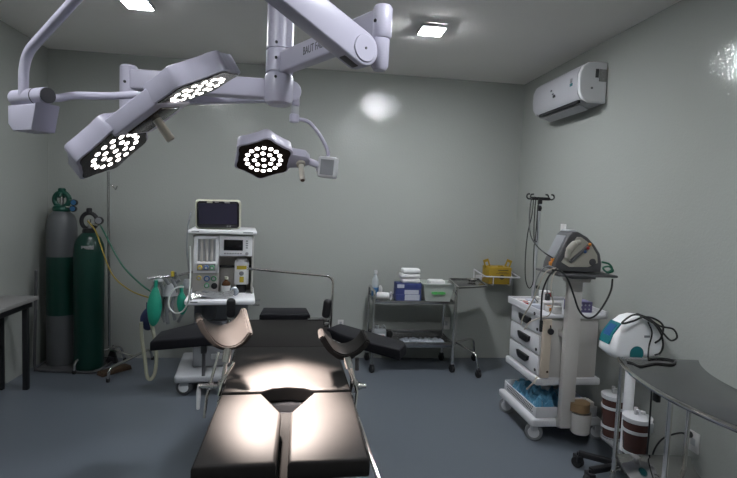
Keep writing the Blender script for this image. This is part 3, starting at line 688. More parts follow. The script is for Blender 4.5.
hold(rh, (347, 357), (354, 386), 0, 2.01, 1, (366, 386), None)
b = B(); b.tube([at(219, 352, y=2.05), at(207, 396, y=2.0), at(204, 418, y=1.98)], .006, 10); b.tube([at(234, 362, y=2.0), at(222, 383, y=1.98), at(219, 396, y=1.96)], .006, 10); OT.p('brace_rod', b, 'chrome', lh)
b = B(); b.tube([at(357, 358, y=2.08), at(357, 370, y=2.08)], .009, 12); OT.p('height_handle', b, 'darkgrey', rh)
b = B(); b.tube([at(352, 368, y=2.0), at(357, 392, y=1.98), at(355, 408, y=1.95)], .006, 10); OT.p('brace_rod', b, 'chrome', rh)
# arm boards
def armboard(poly, z):
    pts = [at(x_, y_, z=z) for x_, y_ in poly]
    c = sum(pts, V())/len(pts)
    b = B(); b.prism([(p.x-c.x, p.y-c.y) for p in pts], -.055, Matrix.Translation(c), .012, 3)
    return b, c
bl, cL = armboard([(150, 341), (160, 331), (201, 321), (222, 321), (222, 335)], .775)
ob = OT.p('arm_board', bl, 'vinyl2')
b = B(); p_ = at(204, 345, y=2.72); b.cyl(p_+V((0, 0, .02)), p_+V((0, 0, -.17)), .010, 12); b.box(p_+V((0, 0, -.02)), (.03, .03, .05), .004); OT.p('arm_board_post', b, 'darkgrey', ob)
bR, cR = armboard([(327, 328), (340, 323), (404.5, 341), (406.5, 345), (400, 350.5), (345, 336)], .775)
ob = OT.p('arm_board', bR, 'vinyl2')
b = B(); p_ = at(338, 336, y=2.85); b.cyl(p_, p_+V((-.02, 0, -.12)), .010, 12); OT.p('arm_board_post', b, 'chrome', ob)
# shoulder supports and screen frame
for (px_, py_, xx) in ((231, 308, 0), (327, 308.5, 0)):
    c = at(px_, py_, y=2.95); b = B(); b.box((0, 0, 0), (.052, .045, .118), .022, 4, Matrix.Translation(c) @ Matrix.Rotation(radians(6 if px_ > 300 else 0), 4, 'Y'))
    sp = OT.p('shoulder_support', b, 'black')
    b = B(); b.box(c+V((.0, 0, -.075)), (.038, .02, .05), .004); b.box(c+V((.0, 0, -.11)), (.03, .03, .06), .004); OT.p('support_bracket', b, 'steel', sp)
q0, q1, q2 = at(330.5, 334, y=3.02), at(333.5, 276.5, y=3.02), at(247, 268.5, y=3.02)
b = B(); b.tube(fil([q0, q1, q2], .05, 8), .0075, 12); OT.p('screen_frame', b, 'chrome')

# ------------------------------------------------------------------ instrument trolley and what stands on it
TR = Thing('instrument_trolley', 'two-shelf steel trolley with black casters against the back wall', 'trolley', (1.01, 4.49, 0))
x0, x1, y0, y1 = .640, 1.385, 4.30, 4.655
for sx in (x0, x1):
    b = B(); b.tube(fil([(sx, y0, .06), (sx, y0, .738), (sx, y1, .738), (sx, y1, .06)], .04), .0115, 12); TR.p('side_frame', b, 'chrome')
def tray(z, lip=.028):
    b = B(); b.span((x0, x1), (y0, y1), (z-.008, z), .002)
    for a_ in ((x0, x1, y0-.003, y0+.003), (x0, x1, y1-.003, y1+.003), (x0-.003, x0+.003, y0, y1), (x1-.003, x1+.003, y0, y1)):
        b.span((a_[0], a_[1]), (a_[2], a_[3]), (z-.012, z+lip-.014), .001)
    return b
TR.p('top_shelf', tray(.645), 'steel'); TR.p('lower_shelf', tray(.245, .05), 'steel')
b = B(); b.span((x0, x1), (y1-.006, y1), (.25, .31), .002); TR.p('back_panel', b, 'steel')
for px_, py_ in ((x0, y0), (x1, y0), (x0, y1), (x1, y1)): caster(TR, px_, py_, .034, .026, radians(20), None, 'rubber', 0, 'black', .09)
BO = Thing('spray_bottle', 'clear bottle with blue label standing at the trolley end beside the white roll', 'bottle', (.672, 4.50, .645))
x, y = .672, 4.50
b = B(); b.lathe([(0, .646), (.030, .646), (.033, .652), (.033, .80), (.027, .83), (.013, .85), (.012, .875), (0, .875)], (x, y, 0), 24); BO.p('body', b, 'bottleclear')
BO.p('label_band', B().lathe([(.0325, .665), (.0342, .666), (.0342, .745), (.0325, .746)], (x, y, 0), 24), 'labelblue'); BO.p('cap', B().cyl((x, y, .87), (x, y, .905), .015, 18, bev=.003), 'whiteplastic')
b = B(); b.ell((.725, 4.53, .715), (.022, .022, .045), seg=14, rough=.06); single('paper_cup', b, 'paper', 'small white crumpled paper behind the white roll on the trolley', 'paper')
RL = Thing('bandage_roll', 'white bandage roll lying on the trolley between the bottle and blue boxes', 'bandage roll', (.74, 4.40, .645))
b = B(); b.cyl((.675, 4.41, .683), (.785, 4.39, .680), .036, 24, bev=.006); RL.p('roll', b, 'paper')
b = B(); b.tube([(.80+.012*cos(a), 4.385+.012*cos(a), .687+.034*sin(a)) for a in [2*pi*i/20 for i in range(21)]], .007, 10); RL.p('tape_end', b, 'whiteplastic')
def carton(name, x, y, z, w, dd, hh, m, rz, label, cat, grp, face=None, fm=None, fx=(.3, .9), fz=(.2, .85)):
    T = Thing(name, label, cat, (x, y, z), rz, grp)
    T.p('carton', B().span((-w/2, w/2), (-dd/2, dd/2), (0.0005, hh-.0005), .003), m, own=True)
    if face: T.p('printed_panel', B().span((-w/2+w*fx[0], -w/2+w*fx[1]), (-dd/2-.0012, -dd/2+.001), (hh*fz[0], hh*fz[1])), face, own=True)
    return T
carton('glove_box', .965, 4.43, .645, .235, .125, .060, 'boxblue', radians(1), 'blue and white glove box at the bottom of its stack on the trolley', 'glove box', 'stacked glove boxes', 'boxwhite', fx=(.34, .93), fz=(.10, .98))
carton('glove_box', .963, 4.43, .705, .235, .125, .052, 'boxblue', radians(-1), 'blue and white glove box in the middle of the stack', 'glove box', 'stacked glove boxes', 'boxwhite', fx=(.34, .90), fz=(.06, .80))
carton('glove_box', .965, 4.43, .757, .235, .125, .050, 'boxblue', radians(1.5), 'dark blue glove box on top of the stack under the white packs', 'glove box', 'stacked glove boxes', 'boxwhite', fx=(.02, .30), fz=(.15, .8))
for i, (xx, w, lb) in enumerate(((.985, .165, 'white paper pack lowest of the three on the blue glove boxes'), (.975, .185, 'white paper pack in the middle above the blue glove boxes'), (.985, .165, 'white paper pack topmost on the blue glove boxes'))):
    b = B(); b.box((xx, 4.43, .807+.0215+i*.044), (w, .11, .042), .012, 3, None); b.box((xx-w*.1, 4.372, .807+.0215+i*.044), (w*.5, .006, .02), .002)
    single('paper_pack', b, 'paper', lb, 'pack', 'white packs on the glove boxes', loc=(xx, 4.43, .807+i*.044))
BN = Thing('plastic_bin', 'translucent white plastic bin with green print on the trolley', 'bin', (1.235, 4.44, .645))
b = B()
def wallp(k0, k1, z0_, z1_, t):
    pass
bw, bd, tw, td, hh = .115, .085, .145, .11, .165
def quad(bm, pts):
    bm.faces.new([bm.verts.new(p) for p in pts])
t = bmesh.new()
lo = [t.verts.new((sx*bw, sy*bd, .002)) for sx, sy in ((-1, -1), (1, -1), (1, 1), (-1, 1))]; hi = [t.verts.new((sx*tw, sy*td, hh)) for sx, sy in ((-1, -1), (1, -1), (1, 1), (-1, 1))]
t.faces.new(lo[::-1])
for i in range(4): t.faces.new((lo[i], lo[(i+1) % 4], hi[(i+1) % 4], hi[i]))
bmesh.ops.recalc_face_normals(t, faces=t.faces[:]); bmesh.ops.solidify(t, geom=t.faces[:], thickness=.004)
b._new(t, Matrix.Translation((1.235, 4.44, .645)))
for sx, sy, dx, dy in ((0, -1, .31, .014), (0, 1, .31, .014), (-1, 0, .014, .22), (1, 0, .014, .22)): b.box((1.235+sx*(tw+.004), 4.44+sy*(td+.004), .645+hh), (dx, dy, .012), .003)
BN.p('bin_body', b, 'binplastic')
b = B(); q = .72; b.box((1.235, 4.44-.1015, .728), (.13, .003, .018), 0, 1, None); b.box((1.205, 4.44-.1012, .727), (.03, .005, .026), 0); b.box((1.265, 4.44-.1012, .727), (.03, .005, .026), 0)
BN.p('green_print', b, 'printgreen')
b = B(); b.box((1.235, 4.44, .80), (.15, .11, .075), .015, 3, None); single('paper_pack', b, 'paper', 'white pack sticking up out of the plastic bin', 'pack', loc=(1.235, 4.44, .76))
JG = Thing('plastic_jug', 'squat translucent jug with red label on the trolley lower shelf', 'jug', (.712, 4.43, .245))
b = B(); b.span((.645, .78), (4.38, 4.48), (.246, .375), .02, 3); b.cyl((.69, 4.43, .37), (.69, 4.43, .405), .024, 18, bev=.004); b.tube(spl([(.735, 4.43, .37), (.755, 4.43, .40), (.775, 4.43, .37)]), .009, 8); JG.p('body', b, 'bottleclear')
JG.p('label_panel', B().span((.675, .765), (4.375, 4.382), (.268, .335)), 'paper'); JG.p('red_print', B().span((.685, .755), (4.373, 4.380), (.300, .322)), 'red')
b = B(); b.ell((.835, 4.55, .285), (.035, .03, .042), seg=14); single('rubber_bulb', b, 'black', 'small black rubber bulb beside the jug on the lower shelf', 'bulb')
def crumple(x0_, x1_, y0_, y1_, z, h_, n=14, mrow=7, seed=1, thick=.004):
    rn = random.Random(seed); rows = []
    for i in range(n):
        rows.append([(x0_+(x1_-x0_)*i/(n-1)+rn.uniform(-.008, .008), y0_+(y1_-y0_)*j/(mrow-1)+rn.uniform(-.008, .008), z+thick+(0 if j in (0, mrow-1) or i in (0, n-1) else rn.uniform(.2, 1)*h_)) for j in range(mrow)])
    b = B(); b.loft(rows, thick); return b
for i, (a_, c_, lb) in enumerate(((.93, 1.13, 'crumpled clear instrument packet on the lower shelf, next to the black bulb'), (1.10, 1.34, 'crumpled clear instrument packet on the lower shelf, at the end away from the jug'))):
    single('instrument_packet', crumple(a_, c_, 4.335, 4.52, .247, .028, seed=4+i), 'film', lb, 'packet', 'packets on the lower shelf', sharp=15)

# ------------------------------------------------------------------ mayo stand
MS = Thing('mayo_stand', 'steel tray stand on two bent legs between trolley and sharps box', 'tray stand', (1.44, 4.40, 0))
tz = .836
pts = [at(459, 287.5, z=tz), at(487, 286, z=tz), at(478.5, 279, z=tz), at(449, 279, z=tz)]
c = sum(pts, V())/4
b = B(); b.prism([(p.x-c.x, p.y-c.y) for p in pts], -.012, Matrix.Translation((c.x, c.y, tz)), .003); tp = MS.p('tray', b, 'steeltop')
b = B(); pp = [V((p.x, p.y, tz+.004)) for p in pts]; b.tube(pp+[pp[0]], .0055, 8); MS.p('tray_rim', b, 'chrome', tp)
b = B(); b.tube(fil([(1.66, 4.46, .805), (1.425, 4.40, .80), (1.432, 4.40, .255), (1.445, 4.395, .235)], .03), .010, 12); MS.p('post', b, 'chrome')
b = B(); b.tube(fil([(1.44, 4.40, .255), (1.56, 4.17, .215), (1.585, 4.155, .06)], .05), .010, 12); MS.p('leg', b, 'chrome')
b = B(); b.tube(fil([(1.44, 4.40, .255), (1.64, 4.55, .25), (1.70, 4.62, .21), (1.715, 4.635, .06)], .06), .010, 12); MS.p('leg', b, 'chrome')
caster(MS, 1.585, 4.155, .033, .026, radians(20), None, 'rubber', 0, 'black', .09); caster(MS, 1.715, 4.635, .033, .026, radians(20), None, 'rubber', 0, 'black', .09)
b = B(); q = at(472, 281.5, z=tz+.006); b.lathe([(0, 0), (.03, 0), (.045, .022), (.043, .022), (.028, .004), (0, .004)], q, 20); single('steel_dish', b, 'chrome', 'small shiny steel dish on the tray stand', 'dish')

# ------------------------------------------------------------------ sharps box and wall bracket
SB = Thing('sharps_bracket', 'white wire wall bracket holding the yellow sharps box', 'bracket', (1.89, BY, .78))
by = 4.50
b = B(); b.tube(fil([(1.70, BY-.004, .905), (1.735, by, .868), (2.085, by, .862), (2.092, BY-.004, .885)], .02), .007, 10)
for xx in (1.815, 1.985): b.tube(fil([(xx, by, .865), (xx, by, .785), (xx, BY-.004, .785)], .01), .005, 8)
b.tube([(1.70, BY-.006, .905), (1.70, BY-.006, .80)], .007, 8); b.tube([(2.09, BY-.006, .885), (2.09, BY-.006, .80)], .007, 8)
b.tube([(1.70, BY-.01, .80), (1.735, by+.02, .868)], .005, 8)
SB.p('wire_frame', b, 'whiteplastic'); SB.p('back_plate', B().span((1.72, 2.07), (BY-.008, BY), (.79, .85), .002), 'whiteplastic')
SX = Thing('sharps_box', 'yellow cardboard sharps box with two upright handles in the corner bracket', 'sharps box', (1.885, 4.61, .79))
b = B(); b.span((1.775, 2.0), (4.515, 4.70), (.792, .955), .004); SX.p('carton', b, 'sharps')
for sx, s in ((1.79, -1), (1.985, 1)):
    for yy in (4.525, 4.685):
        pass
    b = B(); fm = Matrix.Translation((sx, 4.60, .95)) @ Matrix.Rotation(radians(20*s), 4, 'Y')
    b.span((-.028, .028), (-.006, .0), (0, .012), 0, 1, fm); b.span((-.028, -.014), (-.006, 0), (0, .075), .001, 1, fm); b.span((.014, .028), (-.006, 0), (0, .075), .001, 1, fm); b.span((-.028, .028), (-.006, 0), (.052, .078), .001, 1, fm)
    SX.p('handle', b, 'sharps')
b = B()
for (u0, u1, w0, w1) in ((.09, .19, .925, .933), (.10, .18, .905, .909), (.07, .20, .896, .899)): b.span((1.775+u0, 1.775+u1), (4.512, 4.516), (w0, w1))
b.cyl((1.905, 4.512, .862), (1.905, 4.516, .862), .024, 20); SX.p('print', b, 'printdark')
SX.p('flap', B().prism([(0, 0), (.06, 0), (.05, .02), (.01, .02)], .004, frame((1.86, 4.53, .955), (1, 0, 0), (0, .3, 1), (0, -1, .3))), 'sharps')

# ------------------------------------------------------------------ crash cart
CC = Thing('crash_cart', 'grey wheeled emergency cart with three drawers and a raised shelf post', 'emergency cart', (1.77, 3.22, 0))
X0, X1, Y0, Y1 = 1.562, 1.955, 2.995, 3.465
b = B(); b.span((X0, X1), (Y0, Y1), (.415, .822), .008); CC.p('body', b, 'cartside')
b = B(); b.span((X0+.05, X1-.03), (Y0-.004, Y0+.004), (.44, .80), .003); CC.p('side_panel', b, 'cartside')
for z0, z1 in ((.700, .812), (.565, .690), (.428, .555)):
    b = B(); b.span((X0-.014, X0+.004), (Y0+.012, Y1-.012), (z0, z1), .006); dr = CC.p('drawer', b, 'cartgrey')
    zc = (z0+z1)/2+.012; yc = (Y0+Y1)/2-.02
    pr_ = [(-.085, .018), (.085, .018), (.078, -.012), (.05, -.030), (-.05, -.030), (-.078, -.012)]
    b = B(); b.prism(pr_, .022, frame((X0-.013, yc, zc), (0, -1, 0), (0, 0, 1), (-1, 0, 0)), .005); CC.p('handle', b, 'black', dr)
    CC.p('lock', B().cyl((X0-.018, Y0+.04, z0+.03), (X0-.01, Y0+.04, z0+.03), .010, 14), 'black', dr)
b = B(); b.span((X0-.03, X1+.03), (Y0-.018, Y1+.018), (.368, .418), .012); CC.p('plinth', b, 'cartgrey')
b = B(); b.span((X0-.035, X1+.04), (Y0-.03, Y1+.02), (.818, .842), .008)
for xa, xb, ya, yb in ((X0-.035, X0-.023, Y0-.03, Y1+.02), (X1+.028, X1+.04, Y0-.03, Y1+.02), (X0-.035, X1+.04, Y1+.008, Y1+.02)): b.span((xa, xb), (ya, yb), (.835, .868), .003)
tt = CC.p('top_tray', b, 'cartgrey'); CC.p('lock', B().cyl((X0-.038, Y0+.05, .833), (X0-.03, Y0+.05, .833), .012, 14), 'black', tt)
b = B(); b.span((X0-.025, X1+.01), (Y0-.035, Y1+.01), (.158, .172), .004)
ltray_cells = []
for xa, xb, ya, yb in ((X0-.025, X1+.01, Y0-.035, Y0-.029), (X0-.025, X1+.01, Y1+.004, Y1+.01), (X1+.004, X1+.01, Y0-.035, Y1+.01), (X0-.025, X0-.019, Y0-.035, Y1+.01)): b.span((xa, xb), (ya, yb), (.165, .232 if xb-xa > .1 else .225), .002)
b2 = b; lt_ = CC.p('lower_tray', b2, 'cartgrey')
b = B()
for i in range(20):
    for k in range(3):
        yy = Y0+.02+i*.021+(.01 if k % 2 else 0); b.cyl((X0-.0262, yy, .182+k*.016), (X0-.0245, yy, .182+k*.016), .0062, 8)
CC.p('perforation', b, 'darkgrey', lt_)
b = B(); b.span((X0-.06, X1+.035), (Y0-.055, Y1+.03), (.105, .158), .014, 3); CC.p('base', b, 'cartgrey')
for px_, py_ in ((X0-.015, Y0+.0), (X1+.03, Y0-.01), (X0-.02, Y1-.04), (X1+.0, Y1-.02)): caster(CC, px_, py_, .056, .040, radians(60), 'whiteplastic', 'midgrey', 0, 'cartgrey', .115)
b = B(); b.span((1.662, 1.752), (2.875, 2.925), (.125, 1.112), .006); b.span((1.67, 1.745), (2.92, 2.99), (.70, .74), .003); b.span((1.67, 1.745), (2.92, 2.99), (.11, .16), .003); po = CC.p('shelf_post', b, 'cartside')
b = B(); b.span((1.515, 1.90), (2.75, 3.05), (1.122, 1.136), .005); b.span((1.64, 1.80), (2.82, 2.99), (1.10, 1.124), .004); sh = CC.p('raised_shelf', b, 'darkgrey')
b = B(); b.span((1.645, 1.785), (2.85, 2.94), (1.075, 1.104), .004); CC.p('shelf_bracket', b, 'cartside', sh)
# cylinder holder at the foot of the post
b = B(); b.lathe([(.060, .245), (.064, .245), (.064, .30), (.060, .30)], (1.785, 2.88, 0), 28); ho = CC.p('holder_strap', b, 'rust')
b = B(); b.lathe([(0, .10), (.05, .10), (.058, .11), (.064, .235), (.060, .235), (.055, .115), (0, .11)], (1.795, 2.87, 0), 28); b.box((1.80, 2.93, .28), (.13, .02, .05), .003); b.box((1.865, 2.90, .285), (.03, .07, .03), .003); CC.p('cylinder_holder', b, 'cartside')
# pole with hooks
b = B(); b.tube([(1.693, 3.43, .84), (1.693, 3.40, 1.60)], .009, 12); b.tube([(1.693, 3.43, .30), (1.693, 3.43, .86)], .011, 12); pl = CC.p('drip_pole', b, 'greyplastic')
c = V((1.690, 3.40, 1.600))
b = B(); b.box(c, (.15, .022, .024), .006); b.box(c+V((0, 0, -.022)), (.028, .026, .035), .005); b.ell((1.693, 3.402, 1.532), (.015, .015, .020)); b.cyl((1.693, 3.402, 1.51), (1.693, 3.402, 1.55), .010, 12)
for sx, yy in ((-.095, 0), (.10, 0), (-.035, .03), (.06, .03)):
    s = 1 if sx > 0 else -1; q = c+V((sx*.72, yy, 0))
    b.tube(spl([q, q+V((s*.018, 0, -.004)), q+V((s*.034, 0, .008)), q+V((s*.030, 0, .028)), q+V((s*.012, 0, .032))]), .0055, 8)
CC.p('hook_bar', b, 'black', pl)
# resuscitation board hung on the side
CB = Thing('cpr_board', 'narrow beige board hanging upright on the side of the emergency cart', 'board', (1.578, 2.972, .42))
b = B(); b.span((1.548, 1.606), (2.955, 2.975), (.428, .815), .003); CB.p('panel', b, 'board')
b = B(); b.cyl((1.594, 2.935, .738), (1.594, 2.957, .738), .020, 20, bev=.005); b.cyl((1.594, 2.945, .75), (1.592, 2.95, .778), .004, 8); CB.p('knob', b, 'black'); CB.p('stain', B().cyl((1.592, 2.954, .47), (1.592, 2.9565, .47), .008, 10), 'wood')
# defibrillator
DF = Thing('defibrillator', 'grey and beige defibrillator leaning back on the raised cart shelf', 'defibrillator', (1.72, 2.9, 1.136))
prof_px = [(554, 270), (555, 264), (569, 235), (573, 231.5), (579, 232), (588, 237.5), (595, 245), (600.5, 254), (602, 264), (601, 272), (585, 273)]
def pxprof(pts, y): return [(p.x, p.z) for p in (at(a_, b_, y=y) for a_, b_ in pts)]
yf, yb = 2.82, 2.97
FD = lambda y: Matrix(((1, 0, 0, 0), (0, 0, -1, y), (0, 1, 0, 0), (0, 0, 0, 1)))
PR = pxprof(prof_px, yf); PR = [(x_, max(z_, 1.139)) for x_, z_ in PR]
b = B(); b.prism(PR, yb-yf, FD(yb), .010, 3); DF.p('housing', b, 'darkgrey')
b = B(); b.prism(pxprof([(561, 262), (576.5, 237), (581, 237), (591, 244.5), (597, 255), (597.5, 263), (588, 267), (569, 267)], yf), .006, FD(yf+.001), .003); sp = DF.p('side_panel', b, 'beige')
ctr = [at(571, 257, y=yf-.012), at(573, 250, y=yf-.014), at(579, 243.5, y=yf-.012)]
b = B(); b.tube(spl([at(567, 258, y=yf-.01), at(569, 250, y=yf-.014), at(575, 243.5, y=yf-.016), at(580, 242, y=yf-.012)]), [.016]*8+[.02]*9+[.015]*8, 14); DF.p('paddle', b, 'beige', None, 'pale beige paddle')
b = B(); b.tube([at(570, 262, y=yf-.012), at(583, 251, y=yf-.012), at(591, 243, y=yf-.012)], .011, 12); pd = DF.p('paddle_grip', b, 'darkgrey')
for a_, b_, m_ in ((590, 244.5, 'orange'), (588, 248, 'red'), (585.2, 251.8, 'kblue')):
    q = at(a_, b_, y=yf-.022); DF.p('button', B().ell(q, (.010, .008, .010), seg=14), m_, pd)
b = B(); q = at(592, 262, y=yf); b.cyl(q+V((0, -.012, 0)), q+V((0, .004, 0)), .022, 20, bev=.004); DF.p('dial', b, 'darkgrey')
a0, a1 = at(555.5, 262, y=yf), at(569, 235.5, y=yf); dd = (a1-a0); nn = V((-dd.z, 0, dd.x)).normalized(); nn = nn if nn.x < 0 else -nn
fm = frame((a0+a1)/2+V((0, (yb-yf)/2, 0)), (0, 1, 0), dd.normalized(), nn)
b = B(); b.box((0, .01, .004), (.11, .15, .008), .003, 2, fm); DF.p('screen', b, 'midgrey')
b = B(); q = at(573, 231.2, y=yf); b.span((q.x-.01, q.x+.045), (yf+.03, yb-.03), (q.z-.006, q.z+.006), .004); DF.p('top_label', b, 'greyplastic')
b = B(); q = at(555, 261, y=yf+.05); b.box(q+V((-.012, 0, 0)), (.022, .03, .04), .005); b.box(q+V((-.026, 0, -.018)), (.018, .026, .026), .004); DF.p('connector', b, 'orange')
b = B(); b.tube(spl([at(602, 262, y=2.93), at(609, 264, y=2.94), at(612, 269, y=2.93), at(607, 272, y=2.90), at(603, 268, y=2.90), at(609, 266.5, y=2.95), at(613, 271, y=2.97), at(606, 273.5, y=2.97)]), .006, 8)
single('green_cable', b, 'hosegreen', 'coiled green cable beside the defibrillator on the raised shelf', 'cable')
def cab(pts, r, m, label, name='cable', cat='cable'):
    single(name, B().tube(spl([at(a_, b_, y=y_) for a_, b_, y_ in pts]), r, 8), m, label, cat)
cab([(535, 197, 3.37), (531, 201, 3.36), (529.5, 222, 3.30), (531, 236, 3.2), (537, 246, 3.05), (545, 253, 2.9), (553, 258, 2.84)], .0048, 'cable', 'black lead from the hook bar to the front of the defibrillator')
cab([(539, 197, 3.37), (537.5, 215, 3.36), (537, 240, 3.33), (534.5, 243, 3.32), (533.5, 262, 3.32), (533, 282, 3.32), (529, 288, 3.32), (525.5, 278, 3.32), (525.5, 255, 3.33), (528, 232, 3.34), (532, 215, 3.36), (533.5, 200, 3.37)], .0036, 'cable', 'thin black lead hanging in a long loop from the hook bar')
cab([(536, 197, 3.38), (534.5, 215, 3.38), (534, 236, 3.36), (535, 243, 3.34), (536.5, 225, 3.36), (538, 205, 3.37)], .0040, 'cable', 'short doubled black lead folded over the hook bar')
cab([(552, 270, 2.78), (560, 271, 2.75), (567, 278, 2.74), (573, 293, 2.74), (579, 310, 2.75), (587, 318, 2.76), (596, 315, 2.76), (605, 303, 2.77), (611, 290, 2.78), (612.5, 279, 2.80)], .0058, 'cable', 'thick black cable sagging in a loop in front of the shelf post')
cab([(556, 269, 2.78), (549, 276, 2.77), (543, 290, 2.80), (541.5, 305, 2.84), (541, 320, 2.90), (541, 328, 2.93)], .0055, 'cable', 'thick black cable hanging down past the beige board to a plug')
cab([(556, 268, 2.80), (546, 272, 2.79), (539, 285, 2.82), (532, 302, 2.88), (523, 317, 2.95), (521, 325, 2.98)], .0042, 'beigecable', 'beige lead hanging from the defibrillator across the cart corner')
cab([(558, 269, 2.80), (553, 276, 2.78), (551, 290, 2.79), (553, 303, 2.82), (549, 315, 2.88), (540, 318, 2.93), (530, 322, 2.95), (524, 330, 2.97)], .0036, 'beigecable', 'thin beige lead drooping in front of the cart top')
cab([(555, 268, 2.83), (548, 266, 2.80), (541, 271, 2.84), (536, 282, 2.9), (534, 296, 3.0), (538, 302, 3.05)], .0036, 'hosegrey', 'thin grey lead draped over the shelf end to the cart top')
cab([(549, 276, 2.79), (547, 288, 2.83), (548, 297, 2.88)], .0034, 'hosegrey', 'short grey lead ending in a dark plug above the packets')
b = B(); q = at(541, 326, y=2.93); b.box(q, (.018, .018, .075), .005); single('plug', b, 'black', 'black plug on the cable beside the beige board', 'plug')
b = B(); q = at(547.5, 297, y=2.88); b.box(q, (.028, .02, .042), .004); single('plug', b, 'darkgrey', 'dark plug hanging above the packets on the cart', 'plug')
b = B(); q = at(537.5, 287, y=2.93); b.box(q, (.022, .018, .022), .005); single('clip', b, 'black', 'small black lead clip above the cart top', 'clip')
# packets on the cart top
pk = [(1.60, 3.40, .09, .06, .018, 'medmix', 'flat pale packet at the far drawer corner of the cart top'), (1.585, 3.30, .06, .05, .022, 'red', 'small red and white packet on the cart top edge above the drawers'),
      (1.66, 3.36, .08, .07, .026, 'boxwhite', 'pale blue packet behind the red packet on the cart top'), (1.595, 3.16, .07, .06, .030, 'boxwhite', 'greyish packet on the cart top beside the hanging plug'),
      (1.64, 3.06, .05, .05, .04, 'orange', 'packet with orange patch on the cart top near the cables'), (1.68, 3.14, .12, .10, .055, 'medmix', 'large white packet piled at the middle of the cart top'),
      (1.70, 3.26, .11, .09, .06, 'medmix', 'white carton at the back of the packet pile beside the post'), (1.655, 3.00, .05, .045, .05, 'medmix', 'upright white packet in front beside the shelf post'),
      (1.67, 3.24, .05, .05, .04, 'paper', 'small white carton lying behind the upright packet')]
for i, (x_, y_, w, dd_, hh_, m_, lb) in enumerate(pk):
    T = Thing('medicine_packet', lb, 'packet', (x_, y_, .8425), radians(RND.uniform(-25, 25)), 'packets on the emergency cart')
    T.p('carton', B().span((-w/2, w/2), (-dd_/2, dd_/2), (0, hh_), .004), 'medmix' if m_ in ('orange', 'red') else m_, own=True)
    if m_ in ('orange', 'red'): T.p('printed_panel', B().span((-w*.4, w*.2), (-dd_/2-.001, -dd_/2+.001), (hh_*.2, hh_*.8)), m_, own=True); T.p('printed_panel', B().span((-w*.4, w*.2), (-dd_*.3, dd_*.3), (hh_-.001, hh_+.001)), m_, own=True)
T = Thing('medicine_packet', 'white carton with pink print standing topmost on the packet pile', 'packet', (1.695, 3.24, .9035), radians(12), 'packets on the emergency cart')
T.p('carton', B().span((-.035, .035), (-.03, .03), (0, .05), .003), 'paper', own=True); T.p('printed_panel', B().span((-.02, .03), (-.0312, -.029), (.012, .04)), 'red', own=True)
T = Thing('medicine_packet', 'pale carton with orange mark beside the shelf post on the cart top', 'packet', (1.655, 3.05, .8425), 0, 'packets on the emergency cart') if False else None
PB = Thing('medicine_box', 'purple dotted box on the cart top, beyond the shelf post', 'box', (1.86, 3.10, .8425), radians(-2))
PB.p('carton', B().span((-.075, .075), (-.05, .05), (0, .072), .003), 'boxpurple', own=True)
b = B()
for i in range(5):
    for k in range(2): b.cyl((-.055+i*.027, -.0512, .022+k*.028), (-.055+i*.027, -.049, .022+k*.028), .006, 10)
PB.p('dots', b, 'boxwhite', own=True)
# blue film packs in the lower tray
for i, (xa, xb, ya, yb, hh_, lb) in enumerate(((1.56, 1.72, 3.0, 3.22, .12, 'crumpled blue film pack in the cart lower tray, beside the shelf post'), (1.56, 1.76, 3.22, 3.44, .09, 'crumpled blue film pack in the lower tray, under the drawer fronts'), (1.73, 1.93, 3.0, 3.3, .09, 'crumpled blue film pack in the lower tray, behind the post'))):
    single('drape_pack', crumple(xa, xb, ya, yb, .1725, hh_, 9, 9, 20+i, .005), 'bluefilm', lb, 'pack', 'blue packs in the lower tray', sharp=25)
b = B(); b.tube(spl([at(537, 377, y=2.94), at(534, 382, y=2.92), at(530, 386, y=2.94), at(527, 389, y=3.0)]), .006, 8); single('strap', b, 'beigecable', 'frayed beige strap end hanging at the cart plinth corner', 'strap')

# ------------------------------------------------------------------ suction pump behind the crescent table
SP = Thing('suction_pump', 'white and teal suction pump on a column with two brown jars', 'suction pump', (1.84, 2.5, 0))
pxs = [(611, 353), (612, 347), (616.5, 336), (625, 325), (633, 319), (641, 317), (650, 318), (659, 323), (664.5, 333), (665, 346), (662, 357.5), (640, 360), (619, 360)]
yf, yb = 2.42, 2.56
PR = pxprof(pxs, yf)
b = B(); b.prism(PR, yb-yf, FD(yb), .035, 5); SP.p('head', b, 'machine', sharp=60)
q = at(636.5, 353.5, y=yf); b = B(); b.cyl(q+V((0, -.003, 0)), q+V((0, .006, 0)), .040, 32); SP.p('teal_disc', b, 'teal')
b = B(); q = at(647, 336.5, y=yf); b.span((q.x-.016, q.x+.016), (yf-.003, yf+.004), (q.z-.006, q.z+.006)); SP.p('nameplate', b, 'midgrey')
pp = [at(612.3, 346, y=yf), at(616.5, 336, y=yf), at(625, 325, y=yf)]
e = (pp[2]-pp[0]).normalized(); nn = V((-e.z, 0, e.x)); nn = nn if nn.x < 0 else -nn
rows = [[p+nn*.005+V((0, t, 0)) for t in (.028, .06, .09, .118)] for p in spl(pp, 4)]
b = B(); b.loft(rows, .008); b.loft([[q-nn*.004 for q in r_] for r_ in rows], .002); cp = SP.p('control_panel', b, 'teal')
rows = [[p+nn*.0075+V((0, t, 0)) for t in (.045, .07, .10)] for p in spl(pp, 4)[3:8]]
b = B(); b.loft(rows, .004); SP.p('control_display', b, 'bluepanel', cp)
q = at(613.5, 335, y=yf+.10); b = B(); b.cyl(q+nn*.0, q+nn*.025, .017, 18, bev=.004); SP.p('knob', b, 'black', cp)
b = B(); b.cyl((1.838, 2.49, .08), (1.838, 2.49, .72), .027, 24); SP.p('column', b, 'machine')
hubc = V((1.845, 2.50, .085))
